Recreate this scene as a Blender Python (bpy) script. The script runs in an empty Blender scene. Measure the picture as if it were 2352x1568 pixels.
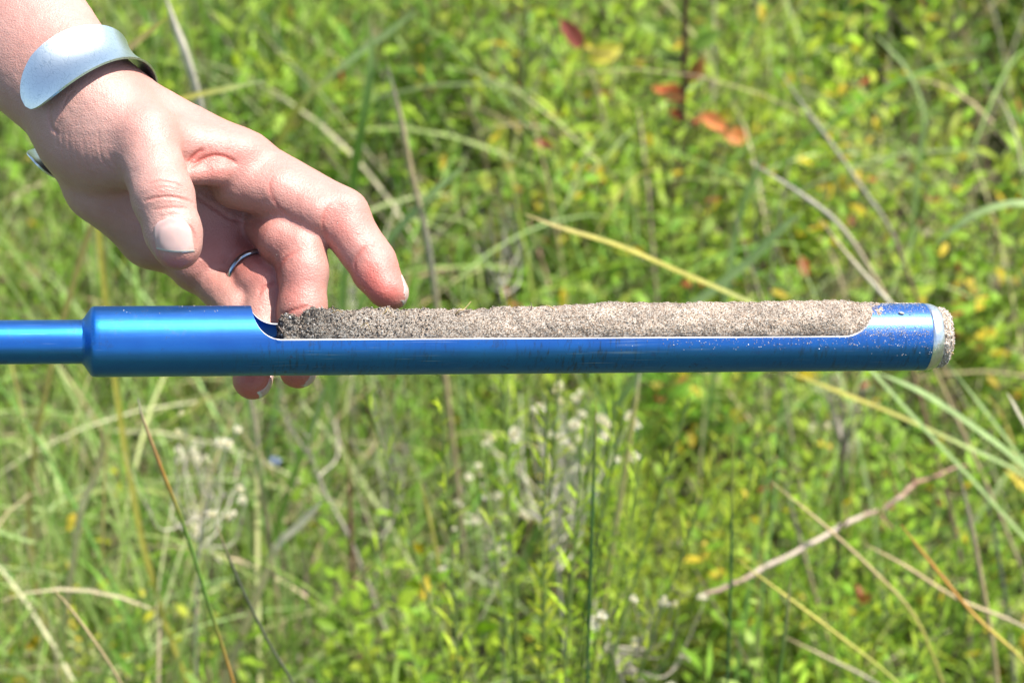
import bpy, bmesh, math, random
import numpy as np
from mathutils import Vector, Matrix
from mathutils.bvhtree import BVHTree

VEG = True
rng = np.random.default_rng(7)
random.seed(7)
scene = bpy.context.scene
COL = scene.collection

# ------------------------------------------------------------------ camera, sky, sun, exposure
PITCH = math.radians(35.0)
DIST = 1.0
FRAME_W = 0.365
ORIGIN = Vector((0, 0, 0.95))
AX = Vector((1, 0, 0))
UP = Vector((0, math.sin(PITCH), math.cos(PITCH)))
BACK = Vector((0, -math.cos(PITCH), math.sin(PITCH)))
CAMPOS = ORIGIN + BACK * DIST
cam_data = bpy.data.cameras.new('camera')
cam = bpy.data.objects.new('camera', cam_data)
COL.objects.link(cam)
cam.location = CAMPOS
cam.rotation_euler = (math.pi / 2 - PITCH, 0, 0)
cam_data.sensor_width = 36
cam_data.lens = 36 * DIST / FRAME_W
cam_data.clip_start = 0.05
cam_data.clip_end = 2000
cam_data.dof.use_dof = True
cam_data.dof.focus_distance = 0.985
cam_data.dof.aperture_fstop = 18
scene.camera = cam

SUN = Vector((0.43, 0.075, 0.90)).normalized()
world = bpy.data.worlds.new('World')
scene.world = world
world.use_nodes = True
nt = world.node_tree
sky = nt.nodes.new('ShaderNodeTexSky')
sky.sky_type = 'NISHITA'
sky.sun_disc = False
sky.sun_elevation = math.asin(SUN.z)
sky.sun_rotation = math.atan2(SUN.x, SUN.y)
sky.air_density = 1.0
sky.dust_density = 1.5
bg = nt.nodes['Background']
bg.inputs['Strength'].default_value = 0.125
nt.links.new(sky.outputs[0], bg.inputs[0])
sun_data = bpy.data.lights.new('sun', 'SUN')
sun_data.energy = 5.0
sun_data.angle = math.radians(0.55)
sun_data.color = (1.0, 0.955, 0.88)
sun = bpy.data.objects.new('sun', sun_data)
COL.objects.link(sun)
sun.rotation_euler = SUN.to_track_quat('Z', 'Y').to_euler()
sun.location = (0, 0, 5)
vs = scene.view_settings
vs.view_transform = 'Standard'
vs.look = 'None'
vs.gamma = 1
vs.use_curve_mapping = False
vs.exposure = 1.10
scene.render.engine = 'CYCLES'
scene.cycles.use_denoising = True
scene.cycles.max_bounces = 6
scene.cycles.diffuse_bounces = 3
scene.cycles.glossy_bounces = 3
scene.cycles.transparent_max_bounces = 4
scene.cycles.caustics_reflective = False
scene.cycles.caustics_refractive = False

# ------------------------------------------------------------------ helpers
PXMM = FRAME_W * 1000 / 2352          # millimetres per photo unit (2352 wide) at the subject distance

def Q(px, py, w):
    """camera-aligned millimetres (right, up, towards viewer) of a photo point at depth w"""
    s = PXMM * (1 - w / 1000)
    return np.array([(px - 1176) * s, (784 - py) * s, w])

FR = np.array([list(AX), list(UP), list(BACK)])          # rows: frame axes in world

def to_world(p):
    p = np.atleast_2d(np.asarray(p, float))
    return p @ FR / 1000 + np.array(ORIGIN)

def ray_dir(px, py):
    q = Q(px, py, 0.0)
    d = (to_world(q)[0] - np.array(CAMPOS))
    return d / np.linalg.norm(d)

def on_plane_y(px, py, Y):
    d = ray_dir(px, py)
    t = (Y - CAMPOS.y) / d[1]
    return np.array(CAMPOS) + d * t

def on_plane_z(px, py, Z):
    d = ray_dir(px, py)
    t = (Z - CAMPOS.z) / d[2]
    return np.array(CAMPOS) + d * t

def tag(o, label=None, cat=None, group=None, kind=None):
    if label: o['label'] = label
    if cat: o['category'] = cat
    if group: o['group'] = group
    if kind: o['kind'] = kind
    return o

def empty(name, loc=(0, 0, 0)):
    o = bpy.data.objects.new(name, None)
    COL.objects.link(o)
    o.location = loc
    o.empty_display_size = 0.02
    return o

def mesh_obj(name, verts, faces, mat=None, parent=None, loc=None, smooth=True, cols=None, attrs=None):
    me = bpy.data.meshes.new(name)
    verts = np.asarray(verts, float)
    if loc is not None:
        verts = verts - np.asarray(loc, float)
    if isinstance(faces, np.ndarray):
        n, k = faces.shape
        me.vertices.add(len(verts)); me.vertices.foreach_set('co', verts.astype(np.float32).ravel())
        me.loops.add(n * k); me.loops.foreach_set('vertex_index', faces.astype(np.int32).ravel())
        me.polygons.add(n)
        me.polygons.foreach_set('loop_start', np.arange(0, n * k, k, dtype=np.int32))
        me.update(calc_edges=True)
        me.validate()
    else:
        me.from_pydata(verts.tolist(), [], [list(map(int, f)) for f in faces])
        me.update()
    if smooth:
        me.polygons.foreach_set('use_smooth', np.ones(len(me.polygons), dtype=bool))
    if cols is not None:
        a = me.color_attributes.new('Col', 'FLOAT_COLOR', 'POINT')
        c = np.ones((len(verts), 4), np.float32); c[:, :3] = cols
        a.data.foreach_set('color', c.ravel())
    if attrs:
        for k2, v2 in attrs.items():
            a = me.attributes.new(k2, 'FLOAT', 'POINT')
            a.data.foreach_set('value', np.asarray(v2, np.float32))
    if mat: me.materials.append(mat)
    o = bpy.data.objects.new(name, me)
    COL.objects.link(o)
    if loc is not None: o.location = loc
    if parent is not None: o.parent = parent
    return o

class NB:
    """tiny node builder"""
    def __init__(s, name):
        s.m = bpy.data.materials.new(name); s.m.use_nodes = True
        s.nt = s.m.node_tree; s.b = s.nt.nodes['Principled BSDF']; s.out = s.nt.nodes['Material Output']
    def n(s, t, **kw):
        x = s.nt.nodes.new('ShaderNode' + t)
        for k, v in kw.items():
            if k.startswith('i_'):
                x.inputs[k[2:].replace('_', ' ')].default_value = v
            else: setattr(x, k, v)
        return x
    def l(s, a, b): s.nt.links.new(a, b)
    def set(s, **kw):
        for k, v in kw.items(): s.b.inputs[k.replace('_', ' ')].default_value = v
    def noise(s, scale, detail=4, rough=0.6, vec=None):
        x = s.n('TexNoise'); x.inputs['Scale'].default_value = scale
        x.inputs['Detail'].default_value = detail; x.inputs['Roughness'].default_value = rough
        s.l(vec if vec is not None else s.coord(), x.inputs['Vector'])
        return x
    def coord(s):
        if not hasattr(s, '_c'): s._c = s.n('TexCoord')
        return s._c.outputs['Object']
    def ramp(s, fac, stops):
        x = s.n('ValToRGB'); e = x.color_ramp.elements
        while len(e) < len(stops): e.new(0.5)
        for i, (p, c) in enumerate(stops):
            e[i].position = p; e[i].color = (*c, 1) if len(c) == 3 else c
        s.l(fac, x.inputs[0]); return x.outputs[0]
    def mix(s, fac, a, b, blend='MIX'):
        x = s.n('Mix', data_type='RGBA', blend_type=blend)
        if isinstance(fac, (int, float)): x.inputs[0].default_value = fac
        else: s.l(fac, x.inputs[0])
        for v, i in ((a, 6), (b, 7)):
            if isinstance(v, tuple): x.inputs[i].default_value = (*v, 1)
            else: s.l(v, x.inputs[i])
        return x.outputs[2]
    def math(s, op, a, b=0.0, clamp=False):
        x = s.n('Math', operation=op); x.use_clamp = clamp
        for v, i in ((a, 0), (b, 1)):
            if isinstance(v, (int, float)): x.inputs[i].default_value = v
            else: s.l(v, x.inputs[i])
        return x.outputs[0]
    def attr(s, name):
        x = s.n('Attribute'); x.attribute_name = name; return x
    def bump(s, h, strength, dist):
        x = s.n('Bump'); x.inputs['Strength'].default_value = strength; x.inputs['Distance'].default_value = dist
        s.l(h, x.inputs['Height'])
        if hasattr(s, '_bump'): s.l(s._bump, x.inputs['Normal'])
        s._bump = x.outputs[0]
        s.l(x.outputs[0], s.b.inputs['Normal'])

def hash3(ix, iy, iz, seed):
    h = (ix.astype(np.int64) * 374761393 + iy.astype(np.int64) * 668265263 + iz.astype(np.int64) * 2147483647 + seed * 144665) & 0x7fffffff
    h = ((h ^ (h >> 13)) * 1274126177) & 0x7fffffff
    h = ((h ^ (h >> 16)) * 374761393) & 0x7fffffff
    return ((h >> 8) & 0xffff) / 65535.0

def vnoise(p, seed=0):
    p = np.asarray(p, float)
    i = np.floor(p).astype(np.int64); f = p - i
    f = f * f * (3 - 2 * f)
    r = 0
    for dx in (0, 1):
        wx = f[:, 0] if dx else 1 - f[:, 0]
        for dy in (0, 1):
            wy = f[:, 1] if dy else 1 - f[:, 1]
            for dz in (0, 1):
                wz = f[:, 2] if dz else 1 - f[:, 2]
                r = r + wx * wy * wz * hash3(i[:, 0] + dx, i[:, 1] + dy, i[:, 2] + dz, seed)
    return r * 2 - 1

def fbm(p, octaves=4, seed=0, gain=0.5):
    p = np.asarray(p, float); a = 1.0; r = 0
    for k in range(octaves):
        r = r + a * vnoise(p * (2 ** k) + 17.3 * k, seed + k); a *= gain
    return r

def lathe(profile, n=96):
    """profile: list of (x, r), axis along X; r==0 closes with a single vertex"""
    V = []; F = []; rings = []
    for x, r in profile:
        if r <= 0:
            rings.append([len(V)]); V.append((x, 0, 0))
        else:
            rings.append(list(range(len(V), len(V) + n)))
            for k in range(n):
                a = 2 * math.pi * k / n
                V.append((x, r * math.cos(a), r * math.sin(a)))
    for a, b in zip(rings[:-1], rings[1:]):
        for k in range(n):
            k2 = (k + 1) % n
            if len(a) == 1 and len(b) == 1: continue
            if len(a) == 1: F.append((a[0], b[k], b[k2]))
            elif len(b) == 1: F.append((a[k], b[0], a[k2]))
            else: F.append((a[k], b[k], b[k2], a[k2]))
    return V, F

def tube_mesh(pts, rad, sides=6):
    """tapered tube along a polyline; returns verts, quads"""
    pts = np.asarray(pts, float); n = len(pts)
    rad = np.broadcast_to(np.asarray(rad, float), (n,))
    t = np.gradient(pts, axis=0); t /= np.linalg.norm(t, axis=1)[:, None] + 1e-12
    ref = np.array([0.3, 0.9, 0.31]) if abs(t[0] @ np.array([0.3, 0.9, 0.31])) < 0.9 else np.array([1.0, 0, 0])
    a = np.cross(t, ref); a /= np.linalg.norm(a, axis=1)[:, None]
    b = np.cross(t, a)
    ang = np.arange(sides) * 2 * math.pi / sides
    V = pts[:, None, :] + rad[:, None, None] * (np.cos(ang)[None, :, None] * a[:, None, :] + np.sin(ang)[None, :, None] * b[:, None, :])
    V = V.reshape(-1, 3)
    i = np.arange(n - 1)[:, None] * sides; k = np.arange(sides)[None, :]; k2 = (k + 1) % sides
    F = np.stack([i + k, i + k2, i + sides + k2, i + sides + k], -1).reshape(-1, 4)
    return V, F

def spline(pts, n):
    """Catmull-Rom through pts, n samples"""
    P = np.asarray(pts, float)
    P = np.vstack([2 * P[0] - P[1], P, 2 * P[-1] - P[-2]])
    m = len(P) - 3
    t = np.linspace(0, m - 1e-6, n); i = t.astype(int); f = (t - i)[:, None]
    a, b, c, d = P[i], P[i + 1], P[i + 2], P[i + 3]
    return 0.5 * (2 * b + (c - a) * f + (2 * a - 5 * b + 4 * c - d) * f ** 2 + (3 * b - a - 3 * c + d) * f ** 3)

# ------------------------------------------------------------------ ground
def ground_mat():
    b = NB('meadow_soil')
    n1 = b.noise(6, 5, 0.6); n2 = b.noise(90, 4, 0.7)
    c = b.mix(b.ramp(n1.outputs[0], [(0.35, (0, 0, 0)), (0.65, (1, 1, 1))]), (0.045, 0.060, 0.016), (0.07, 0.07, 0.028))
    c = b.mix(b.ramp(n2.outputs[0], [(0.45, (0, 0, 0)), (0.7, (1, 1, 1))]), c, (0.045, 0.04, 0.02))
    b.l(c, b.b.inputs['Base Color']); b.set(Roughness=0.95)
    b.bump(n2.outputs[0], 0.8, 0.02)
    return b.m
def far_mat():
    b = NB('meadow_far')
    n1 = b.noise(2.5, 6, 0.65); n2 = b.noise(60, 4, 0.7)
    c = b.mix(b.ramp(n1.outputs[0], [(0.35, (0, 0, 0)), (0.65, (1, 1, 1))]), (0.06, 0.105, 0.02), (0.11, 0.14, 0.035))
    c = b.mix(b.ramp(n2.outputs[0], [(0.4, (0, 0, 0)), (0.7, (1, 1, 1))]), c, (0.03, 0.05, 0.012))
    b.l(c, b.b.inputs['Base Color']); b.set(Roughness=0.95)
    b.bump(n2.outputs[0], 0.8, 0.03)
    return b.m
gn = 90
gx_ = np.linspace(-2.6, 2.6, gn); gy_ = np.linspace(-1.2, 4.4, gn)
GX, GY = np.meshgrid(gx_, gy_, indexing='ij')
gz_ = 0.012 * fbm(np.stack([GX.ravel() * 3, GY.ravel() * 3, np.zeros(GX.size)], -1), 3, 12)
gv = np.stack([GX.ravel(), GY.ravel(), gz_], -1)
edge_ = (np.abs(gv[:, 0]) > 2.55) | (gv[:, 1] < -1.15) | (gv[:, 1] > 4.35)
gv[edge_, 2] = -0.03
ii = np.arange(gn - 1)[:, None] * gn + np.arange(gn - 1)[None]
gf = np.stack([ii, ii + gn, ii + gn + 1, ii + 1], -1).reshape(-1, 4)
g_ = mesh_obj('soil_ground', gv, gf, ground_mat()); g_['kind'] = 'structure'
g2 = mesh_obj('ground', [(-400, -400, -0.02), (400, -400, -0.02), (400, 900, -0.02), (-400, 900, -0.02)], [(0, 1, 2, 3)], far_mat()); g2['kind'] = 'structure'

# ------------------------------------------------------------------ plant kit
def foliage(name, rough=0.5, trans=0.35, spec=0.4):
    b = NB(name)
    a = b.attr('Col')
    n = b.noise(160, 2, 0.5)
    c = b.mix(0.35, a.outputs['Color'], b.mix(1.0, a.outputs['Color'], b.ramp(n.outputs[0], [(0.3, (0.55, 0.55, 0.5)), (0.7, (1.35, 1.3, 1.2))]), 'MULTIPLY'))
    b.l(c, b.b.inputs['Base Color'])
    b.set(Roughness=rough, Specular_IOR_Level=spec)
    if trans:
        t = b.n('BsdfTranslucent')
        tc = b.mix(1.0, c, (1.25, 1.25, 0.55), 'MULTIPLY')
        b.l(tc, t.inputs['Color'])
        mx = b.n('MixShader'); mx.inputs[0].default_value = trans
        b.l(b.b.outputs[0], mx.inputs[1]); b.l(t.outputs[0], mx.inputs[2]); b.l(mx.outputs[0], b.out.inputs['Surface'])
    return b.m
M_LEAF = foliage('leaf_blade', 0.55, 0.42, 0.22)
M_GRASS = foliage('grass_blade', 0.55, 0.40, 0.25)
M_STEM = foliage('plant_stem', 0.6, 0.0, 0.35)

def unit(v): return v / (np.linalg.norm(v, axis=-1, keepdims=True) + 1e-12)

class Acc:
    """collects verts, triangles/quads (as quads) and colours"""
    def __init__(s): s.V = []; s.F = []; s.C = []; s.n = 0
    def add(s, V, F, C):
        V = np.asarray(V).reshape(-1, 3); F = np.asarray(F); C = np.asarray(C)
        if C.ndim == 1: C = np.repeat(C[None], len(V), 0)
        s.V.append(V); s.C.append(C.reshape(-1, 3)); s.F.append(F + s.n); s.n += len(V)
    def build(s, name, mat, parent=None, loc=None, smooth=True):
        V = np.vstack(s.V); C = np.vstack(s.C)
        k = max(f.shape[1] for f in s.F)
        if all(f.shape[1] == k for f in s.F): F = np.vstack(s.F)
        else:
            F = []
            for f in s.F:
                if f.shape[1] == 4: F.append(f[:, [0, 1, 2]]); F.append(f[:, [0, 2, 3]])
                else: F.append(f)
            F = np.vstack(F)
        base = np.array(parent.location) if (parent is not None) else None
        if base is not None: V = V - base
        return mesh_obj(name, V, F, mat, parent, loc, smooth, cols=C)

LT_ = np.array([(0, 0), (0.33, 0), (0.68, 0), (1, 0), (0.25, 0.75), (0.62, 1), (0.25, -0.75), (0.62, -1)], float)   # along, across
LF_ = np.array([(0, 1, 4), (1, 2, 5), (1, 5, 4), (2, 3, 5), (0, 6, 1), (1, 6, 7), (1, 7, 2), (2, 7, 3)])
def leaves(acc, pos, d, up, length, width, col, fold=0.25, droop=0.25, tipcol=None):
    n = len(pos)
    d = unit(d); side = unit(np.cross(d, up)); nr = np.cross(side, d)
    al = LT_[:, 0][None, :] * length[:, None]; ac = LT_[:, 1][None, :] * width[:, None] * 0.5
    fo = np.broadcast_to(np.asarray(fold, float), (n,)); dr = np.broadcast_to(np.asarray(droop, float), (n,))
    up_ = np.abs(ac) * fo[:, None] - dr[:, None] * (LT_[:, 0][None, :] ** 2) * length[:, None]
    V = pos[:, None, :] + al[..., None] * d[:, None, :] + ac[..., None] * side[:, None, :] + up_[..., None] * nr[:, None, :]
    F = LF_[None] + (np.arange(n) * 8)[:, None, None]
    C = np.repeat(col[:, None, :], 8, 1)
    C = C * np.array([0.9, 0.95, 1.0, 1.05, 1.0, 1.02, 1.0, 1.02])[None, :, None]
    acc.add(V.reshape(-1, 3), F.reshape(-1, 3), C.reshape(-1, 3).clip(0, 1))

def blades(acc, base, height, lean, width, col, tip, seg=6, curl=1.0, facing=None):
    """grass blades: base (n,3), lean (n,2) horizontal reach, colours base->tip"""
    n = len(base)
    t = np.linspace(0, 1, seg + 1)
    reach = np.linalg.norm(lean, axis=1)
    P = np.zeros((n, seg + 1, 3))
    P[..., :2] = base[:, None, :2] + lean[:, None, :] * (t[None, :, None] ** (1 + curl))
    drop = np.clip(reach / height, 0, 1.5)
    P[..., 2] = base[:, None, 2] + height[:, None] * (t[None, :] - 0.30 * drop[:, None] * t[None, :] ** 3)
    if facing is None: facing = rng.random(n) * math.pi
    sd = np.stack([np.cos(facing), np.sin(facing), np.zeros(n)], -1)
    w = width[:, None] * 0.5 * np.clip(1.15 - t[None, :] ** 2.2 * 1.13, 0.02, 1)
    A = P + sd[:, None, :] * w[..., None]; B = P - sd[:, None, :] * w[..., None]
    V = np.stack([A, B], 2).reshape(n, -1, 3)
    k = np.arange(seg) * 2
    f = np.stack([k, k + 1, k + 3, k + 2], -1)
    F = f[None] + (np.arange(n) * (seg + 1) * 2)[:, None, None]
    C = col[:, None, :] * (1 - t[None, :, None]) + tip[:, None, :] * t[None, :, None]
    C = np.repeat(C, 2, 1)
    acc.add(V.reshape(-1, 3), F.reshape(-1, 4), C.reshape(-1, 3))

def stems(acc, P, r, col):
    """many 3-sided tapered stems: P (n,k,3), r (n,), col (n,3)"""
    n, k, _ = P.shape
    ang = np.array([0, 2.094, 4.189])
    rad = r[:, None] * np.linspace(1, 0.45, k)[None]
    o = np.stack([np.cos(ang), np.sin(ang), np.zeros(3)], -1)
    V = P[:, :, None, :] + rad[..., None, None] * o[None, None]
    i = np.arange(k - 1)[:, None] * 3; a = np.arange(3)[None]; a2 = (a + 1) % 3
    f = np.stack([i + a, i + a2, i + 3 + a2, i + 3 + a], -1).reshape(-1, 4)
    F = f[None] + (np.arange(n) * k * 3)[:, None, None]
    C = np.repeat(col, k * 3, 0)
    acc.add(V.reshape(-1, 3), F.reshape(-1, 4), C)

GREENS = np.array([(0.145, 0.265, 0.026), (0.19, 0.32, 0.032), (0.24, 0.36, 0.04), (0.10, 0.20, 0.022), (0.28, 0.38, 0.05), (0.21, 0.31, 0.06)])
GRASSC = np.array([(0.21, 0.35, 0.065), (0.28, 0.40, 0.11), (0.34, 0.44, 0.18), (0.17, 0.31, 0.05), (0.39, 0.44, 0.19)])
STRAW = np.array([(0.46, 0.40, 0.23), (0.40, 0.34, 0.20), (0.50, 0.45, 0.31), (0.33, 0.26, 0.15), (0.42, 0.41, 0.22)])
def pick(pal, n, var=0.15):
    return pal[rng.integers(0, len(pal), n)] * (1 + var * rng.normal(size=(n, 1))).clip(0.5, 1.6) * (1 + 0.06 * rng.normal(size=(n, 3)))

def sprigs(accL, accS, base, h, lean, nl, llen, lwid, pal, el=(5, 50), yellow=0.03, redf=0.0, stemcol=(0.12, 0.13, 0.04), t0=0.15, fold=0.25):
    """leafy upright shoots, vectorised over shoots"""
    n = len(base)
    tt = np.linspace(0, 1, 5)
    P = base[:, None, :] + np.zeros((n, 5, 3))
    P[..., 2] += h[:, None] * tt[None]
    P[..., :2] += lean[:, None, :] * (tt[None, :, None] ** 1.6)
    sc = np.array(stemcol)[None] * (0.7 + 0.6 * rng.random((n, 1)))
    stems(accS, P, 0.0006 + 0.0025 * h * 0.8, sc)
    t = (t0 + (1 - t0) * (np.arange(nl)[None] + rng.random((n, nl))) / nl)
    pos = base[:, None, :] + np.zeros((n, nl, 3))
    pos[..., 2] += h[:, None] * t
    pos[..., :2] += lean[:, None, :] * (t[..., None] ** 1.6)
    az = rng.random((n, 1)) * 6.28 + np.arange(nl)[None] * 2.4 + rng.normal(scale=0.4, size=(n, nl))
    e = np.radians(el[0] + (el[1] - el[0]) * (0.3 * rng.random((n, nl)) + 0.7 * t))
    d = np.stack([np.cos(az) * np.cos(e), np.sin(az) * np.cos(e), np.sin(e)], -1)
    up = np.stack([np.zeros_like(az), np.zeros_like(az), np.ones_like(az)], -1) + 0.35 * rng.normal(size=(n, nl, 3))
    L = llen * (0.55 + 0.7 * rng.random((n, nl))) * (1 - 0.35 * t ** 3)
    W = L * lwid * (0.8 + 0.4 * rng.random((n, nl)))
    sprc = pick(pal, n, 0.18)
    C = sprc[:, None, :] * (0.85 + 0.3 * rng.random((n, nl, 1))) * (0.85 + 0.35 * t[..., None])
    u = rng.random((n, nl))
    C = np.where((u < yellow)[..., None], np.array([0.50, 0.38, 0.03]) * (0.7 + 0.5 * rng.random((n, nl, 1))), C)
    C = np.where(((u > 1 - redf))[..., None], np.array([0.34, 0.09, 0.04]) * (0.7 + 0.6 * rng.random((n, nl, 1))), C)
    leaves(accL, pos.reshape(-1, 3), d.reshape(-1, 3), up.reshape(-1, 3), L.ravel(), W.ravel(), C.reshape(-1, 3).clip(0.005, 1), fold, 0.2)

def proj(P):
    """world points -> photo units"""
    r = P - np.array(CAMPOS)
    x = r @ np.array(AX); y = r @ np.array(UP); z = -(r @ np.array(BACK))
    k = 1.0 / (FRAME_W / 2352) * DIST
    return 1176 + x / z * k, 784 - y / z * k, z

def field(n, x=(-1.8, 1.8), y=(0.05, 3.8), out=0.3, zc=0.15):
    n = int(n * 1.29); out = max(out, 0.42)
    """random plant feet, thinner outside the view"""
    p = np.stack([rng.uniform(*x, n), rng.uniform(*y, n), np.zeros(n)], -1)
    q = p.copy(); q[:, 2] = zc
    px, py, z = proj(q)
    inside = (px > -330) & (px < 2680) & (py > -350) & (py < 2200)
    keep = inside | (rng.random(n) < out)
    return p[keep]


# ------------------------------------------------------------------ meadow: masses nobody could count
def clump(p, scale, seed): return fbm(np.c_[p[:, :2] * scale, np.full(len(p), seed)], 3, seed)
accG = Acc(); accD = Acc(); accL = Acc(); accS = Acc(); accF = Acc(); accLit = Acc()
if VEG:
    # leafy low growth; more of it to the right
    p = field(15500)
    cm = clump(p, 5.0, 31)
    dens = 0.46 + 0.95 * cm + 0.40 * np.tanh((p[:, 0] - 0.12) * 3.0)
    p = p[rng.random(len(p)) < dens]
    n = len(p); k = rng.random(n)
    h = 0.07 + 0.24 * rng.random(n) ** 1.3 + 0.16 * clump(p, 5.0, 31)
    h = h.clip(0.05, 0.42)
    lean = rng.normal(scale=0.05, size=(n, 2))
    a = k < 0.38
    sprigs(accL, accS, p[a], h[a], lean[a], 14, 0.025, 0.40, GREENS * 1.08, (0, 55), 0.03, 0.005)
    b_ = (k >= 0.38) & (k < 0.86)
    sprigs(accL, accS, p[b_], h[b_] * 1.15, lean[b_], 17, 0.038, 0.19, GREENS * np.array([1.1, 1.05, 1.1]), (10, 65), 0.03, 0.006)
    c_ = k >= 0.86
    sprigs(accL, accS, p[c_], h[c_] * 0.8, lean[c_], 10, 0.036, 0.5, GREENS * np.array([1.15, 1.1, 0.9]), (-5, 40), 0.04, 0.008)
    # grass, more of it to the left
    p = field(32000)
    dens = 0.58 + 0.35 * clump(p, 2.2, 41) - 0.36 * np.tanh((p[:, 0] - 0.15) * 2.4)
    p = p[rng.random(len(p)) < dens]; n = len(p)
    h = (0.15 + 0.28 * rng.random(n) ** 1.5) * np.clip(0.85 + 0.7 * clump(p, 4.0, 43), 0.4, 1.4)
    cl = pick(GRASSC, n)
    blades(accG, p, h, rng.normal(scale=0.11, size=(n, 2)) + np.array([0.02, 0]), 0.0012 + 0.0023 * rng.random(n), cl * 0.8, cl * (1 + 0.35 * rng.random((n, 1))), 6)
    # broader arching blades
    p = field(300, out=0.2); p = p[p[:, 0] < 0.25]; n = len(p)
    cl = pick(np.array([(0.20, 0.33, 0.13), (0.25, 0.36, 0.17), (0.15, 0.30, 0.08)]), n)
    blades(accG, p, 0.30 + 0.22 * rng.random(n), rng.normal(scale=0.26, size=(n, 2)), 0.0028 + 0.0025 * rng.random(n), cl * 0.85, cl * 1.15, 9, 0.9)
    # feathery fine growth
    p = field(3600, out=0.15)
    p = p[(clump(p, 2.6, 61) > 0.0)]; n = len(p); nn = 40
    h = 0.16 + 0.16 * rng.random(n)
    t = rng.random((n, nn)) ** 0.8
    pos = p[:, None, :] + np.zeros((n, nn, 3)); pos[..., 2] += h[:, None] * t
    az = rng.random((n, nn)) * 6.28; e = np.radians(20 + 45 * rng.random((n, nn)))
    d = np.stack([np.cos(az) * np.cos(e), np.sin(az) * np.cos(e), np.sin(e)], -1)
    L = 0.02 * (0.6 + 0.8 * rng.random((n, nn)))
    C = pick(np.array([(0.20, 0.34, 0.04), (0.24, 0.36, 0.05), (0.15, 0.30, 0.03)]), n * nn)
    leaves(accF, pos.reshape(-1, 3), d.reshape(-1, 3), np.tile([0.1, 0.2, 1.0], (n * nn, 1)), L.ravel(), L.ravel() * 0.07 + 0.0004, C, 0.1, 0.1)
    # dead straw, standing and lying
    p = field(9000, out=0.2)
    p = p[rng.random(len(p)) < 0.65 - 0.25 * np.tanh(p[:, 0] * 2) + 0.3 * clump(p, 3.0, 71)]; n = len(p)
    cl = pick(STRAW * 1.1, n)
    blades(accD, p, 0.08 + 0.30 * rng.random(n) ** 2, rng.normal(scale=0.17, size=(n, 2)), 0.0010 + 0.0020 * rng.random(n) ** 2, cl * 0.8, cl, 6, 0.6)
    # thin dead stalks, upright and leaning
    p = field(3000, out=0.2)
    p = p[rng.random(len(p)) < 0.5 + 0.5 * clump(p, 2.0, 73) + 0.35 * np.exp(-((p[:, 0] - 0.0) / 0.35) ** 2)]; n = len(p)
    t = np.linspace(0, 1, 6); hh = 0.16 + 0.30 * rng.random(n)
    P = p[:, None, :] + np.zeros((n, 6, 3)); P[..., 2] += hh[:, None] * t[None]
    P[..., :2] += (rng.normal(scale=0.13, size=(n, 2)))[:, None, :] * (t[None, :, None] ** 1.3) + rng.normal(scale=0.004, size=(n, 6, 2))
    stems(accD, P, 0.0006 + 0.0007 * rng.random(n), pick(np.array([(0.34, 0.30, 0.24), (0.42, 0.36, 0.25), (0.26, 0.18, 0.12), (0.45, 0.42, 0.35)]), n))
    # tangle of fine leaning and lying blades at all heights
    def tangle(n, pal, wid, ln, hz=(0.06, 0.36)):
        p = field(n, out=0.15); p = p[rng.random(len(p)) < 0.58 - 0.48 * np.tanh((p[:, 0] - 0.05) * 3) * np.clip(p[:, 1] - 0.1, 0, 1)]; cq = clump(p, 4.5, 81); p = p[cq > -0.12]; cq = cq[cq > -0.12]; n = len(p)
        z0 = rng.uniform(*hz, n) * np.clip(0.65 + 0.9 * cq, 0.3, 1.2); az = rng.random(n) * 6.28; e = rng.normal(scale=0.55, size=n) + 0.15
        d = np.stack([np.cos(az) * np.cos(e), np.sin(az) * np.cos(e), np.sin(e)], -1)
        L = ln * (0.5 + rng.random(n)); t = np.linspace(0, 1, 6)
        P = p[:, None, :] + d[:, None, :] * (L[:, None] * t[None])[..., None]
        P[..., 2] += z0[:, None] - (0.25 * L)[:, None] * (t[None] - 0.35) ** 2 * 2
        P[..., 2] = np.maximum(P[..., 2], 0.004)
        sd = unit(np.cross(d, np.array([0.0, 0, 1.0]) + 0.6 * rng.normal(size=(n, 3))))
        w = wid * (0.6 + 0.8 * rng.random(n))[:, None] * 0.5 * np.array([0.7, 1, 1, 0.9, 0.65, 0.1])[None]
        A = P + sd[:, None, :] * w[..., None]; B = P - sd[:, None, :] * w[..., None]
        Vv = np.stack([A, B], 2).reshape(n, -1, 3); kq = np.arange(5) * 2
        Fq = np.stack([kq, kq + 1, kq + 3, kq + 2], -1)[None] + (np.arange(n) * 12)[:, None, None]
        return Vv.reshape(-1, 3), Fq.reshape(-1, 4), np.repeat(pick(pal, n), 12, 0)
    accG.add(*tangle(10000, GRASSC, 0.0026, 0.20))
    accD.add(*tangle(7500, STRAW * 1.1, 0.0018, 0.17))
    # litter close to the soil
    p = field(9000, out=0.5); n = len(p); p[:, 2] = 0.005 + 0.03 * rng.random(n)
    az = rng.random(n) * 6.28
    d = np.stack([np.cos(az), np.sin(az), 0.25 * rng.normal(size=n)], -1)
    leaves(accLit, p, d, np.tile([0.0, 0, 1.0], (n, 1)) + 0.3 * rng.normal(size=(n, 3)), 0.02 + 0.04 * rng.random(n), 0.004 + 0.008 * rng.random(n), pick(STRAW * 0.6, n), 0.2, 0.1)
    for acc, nm, mt in ((accL, 'undergrowth', M_LEAF), (accS, 'undergrowth_stems_foliage', M_STEM), (accG, 'green_grass', M_GRASS), (accF, 'feathery_foliage', M_GRASS), (accD, 'dry_grass', M_GRASS), (accLit, 'leaf_litter', M_LEAF)):
        o = acc.build(nm, mt); o['kind'] = 'stuff'
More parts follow.
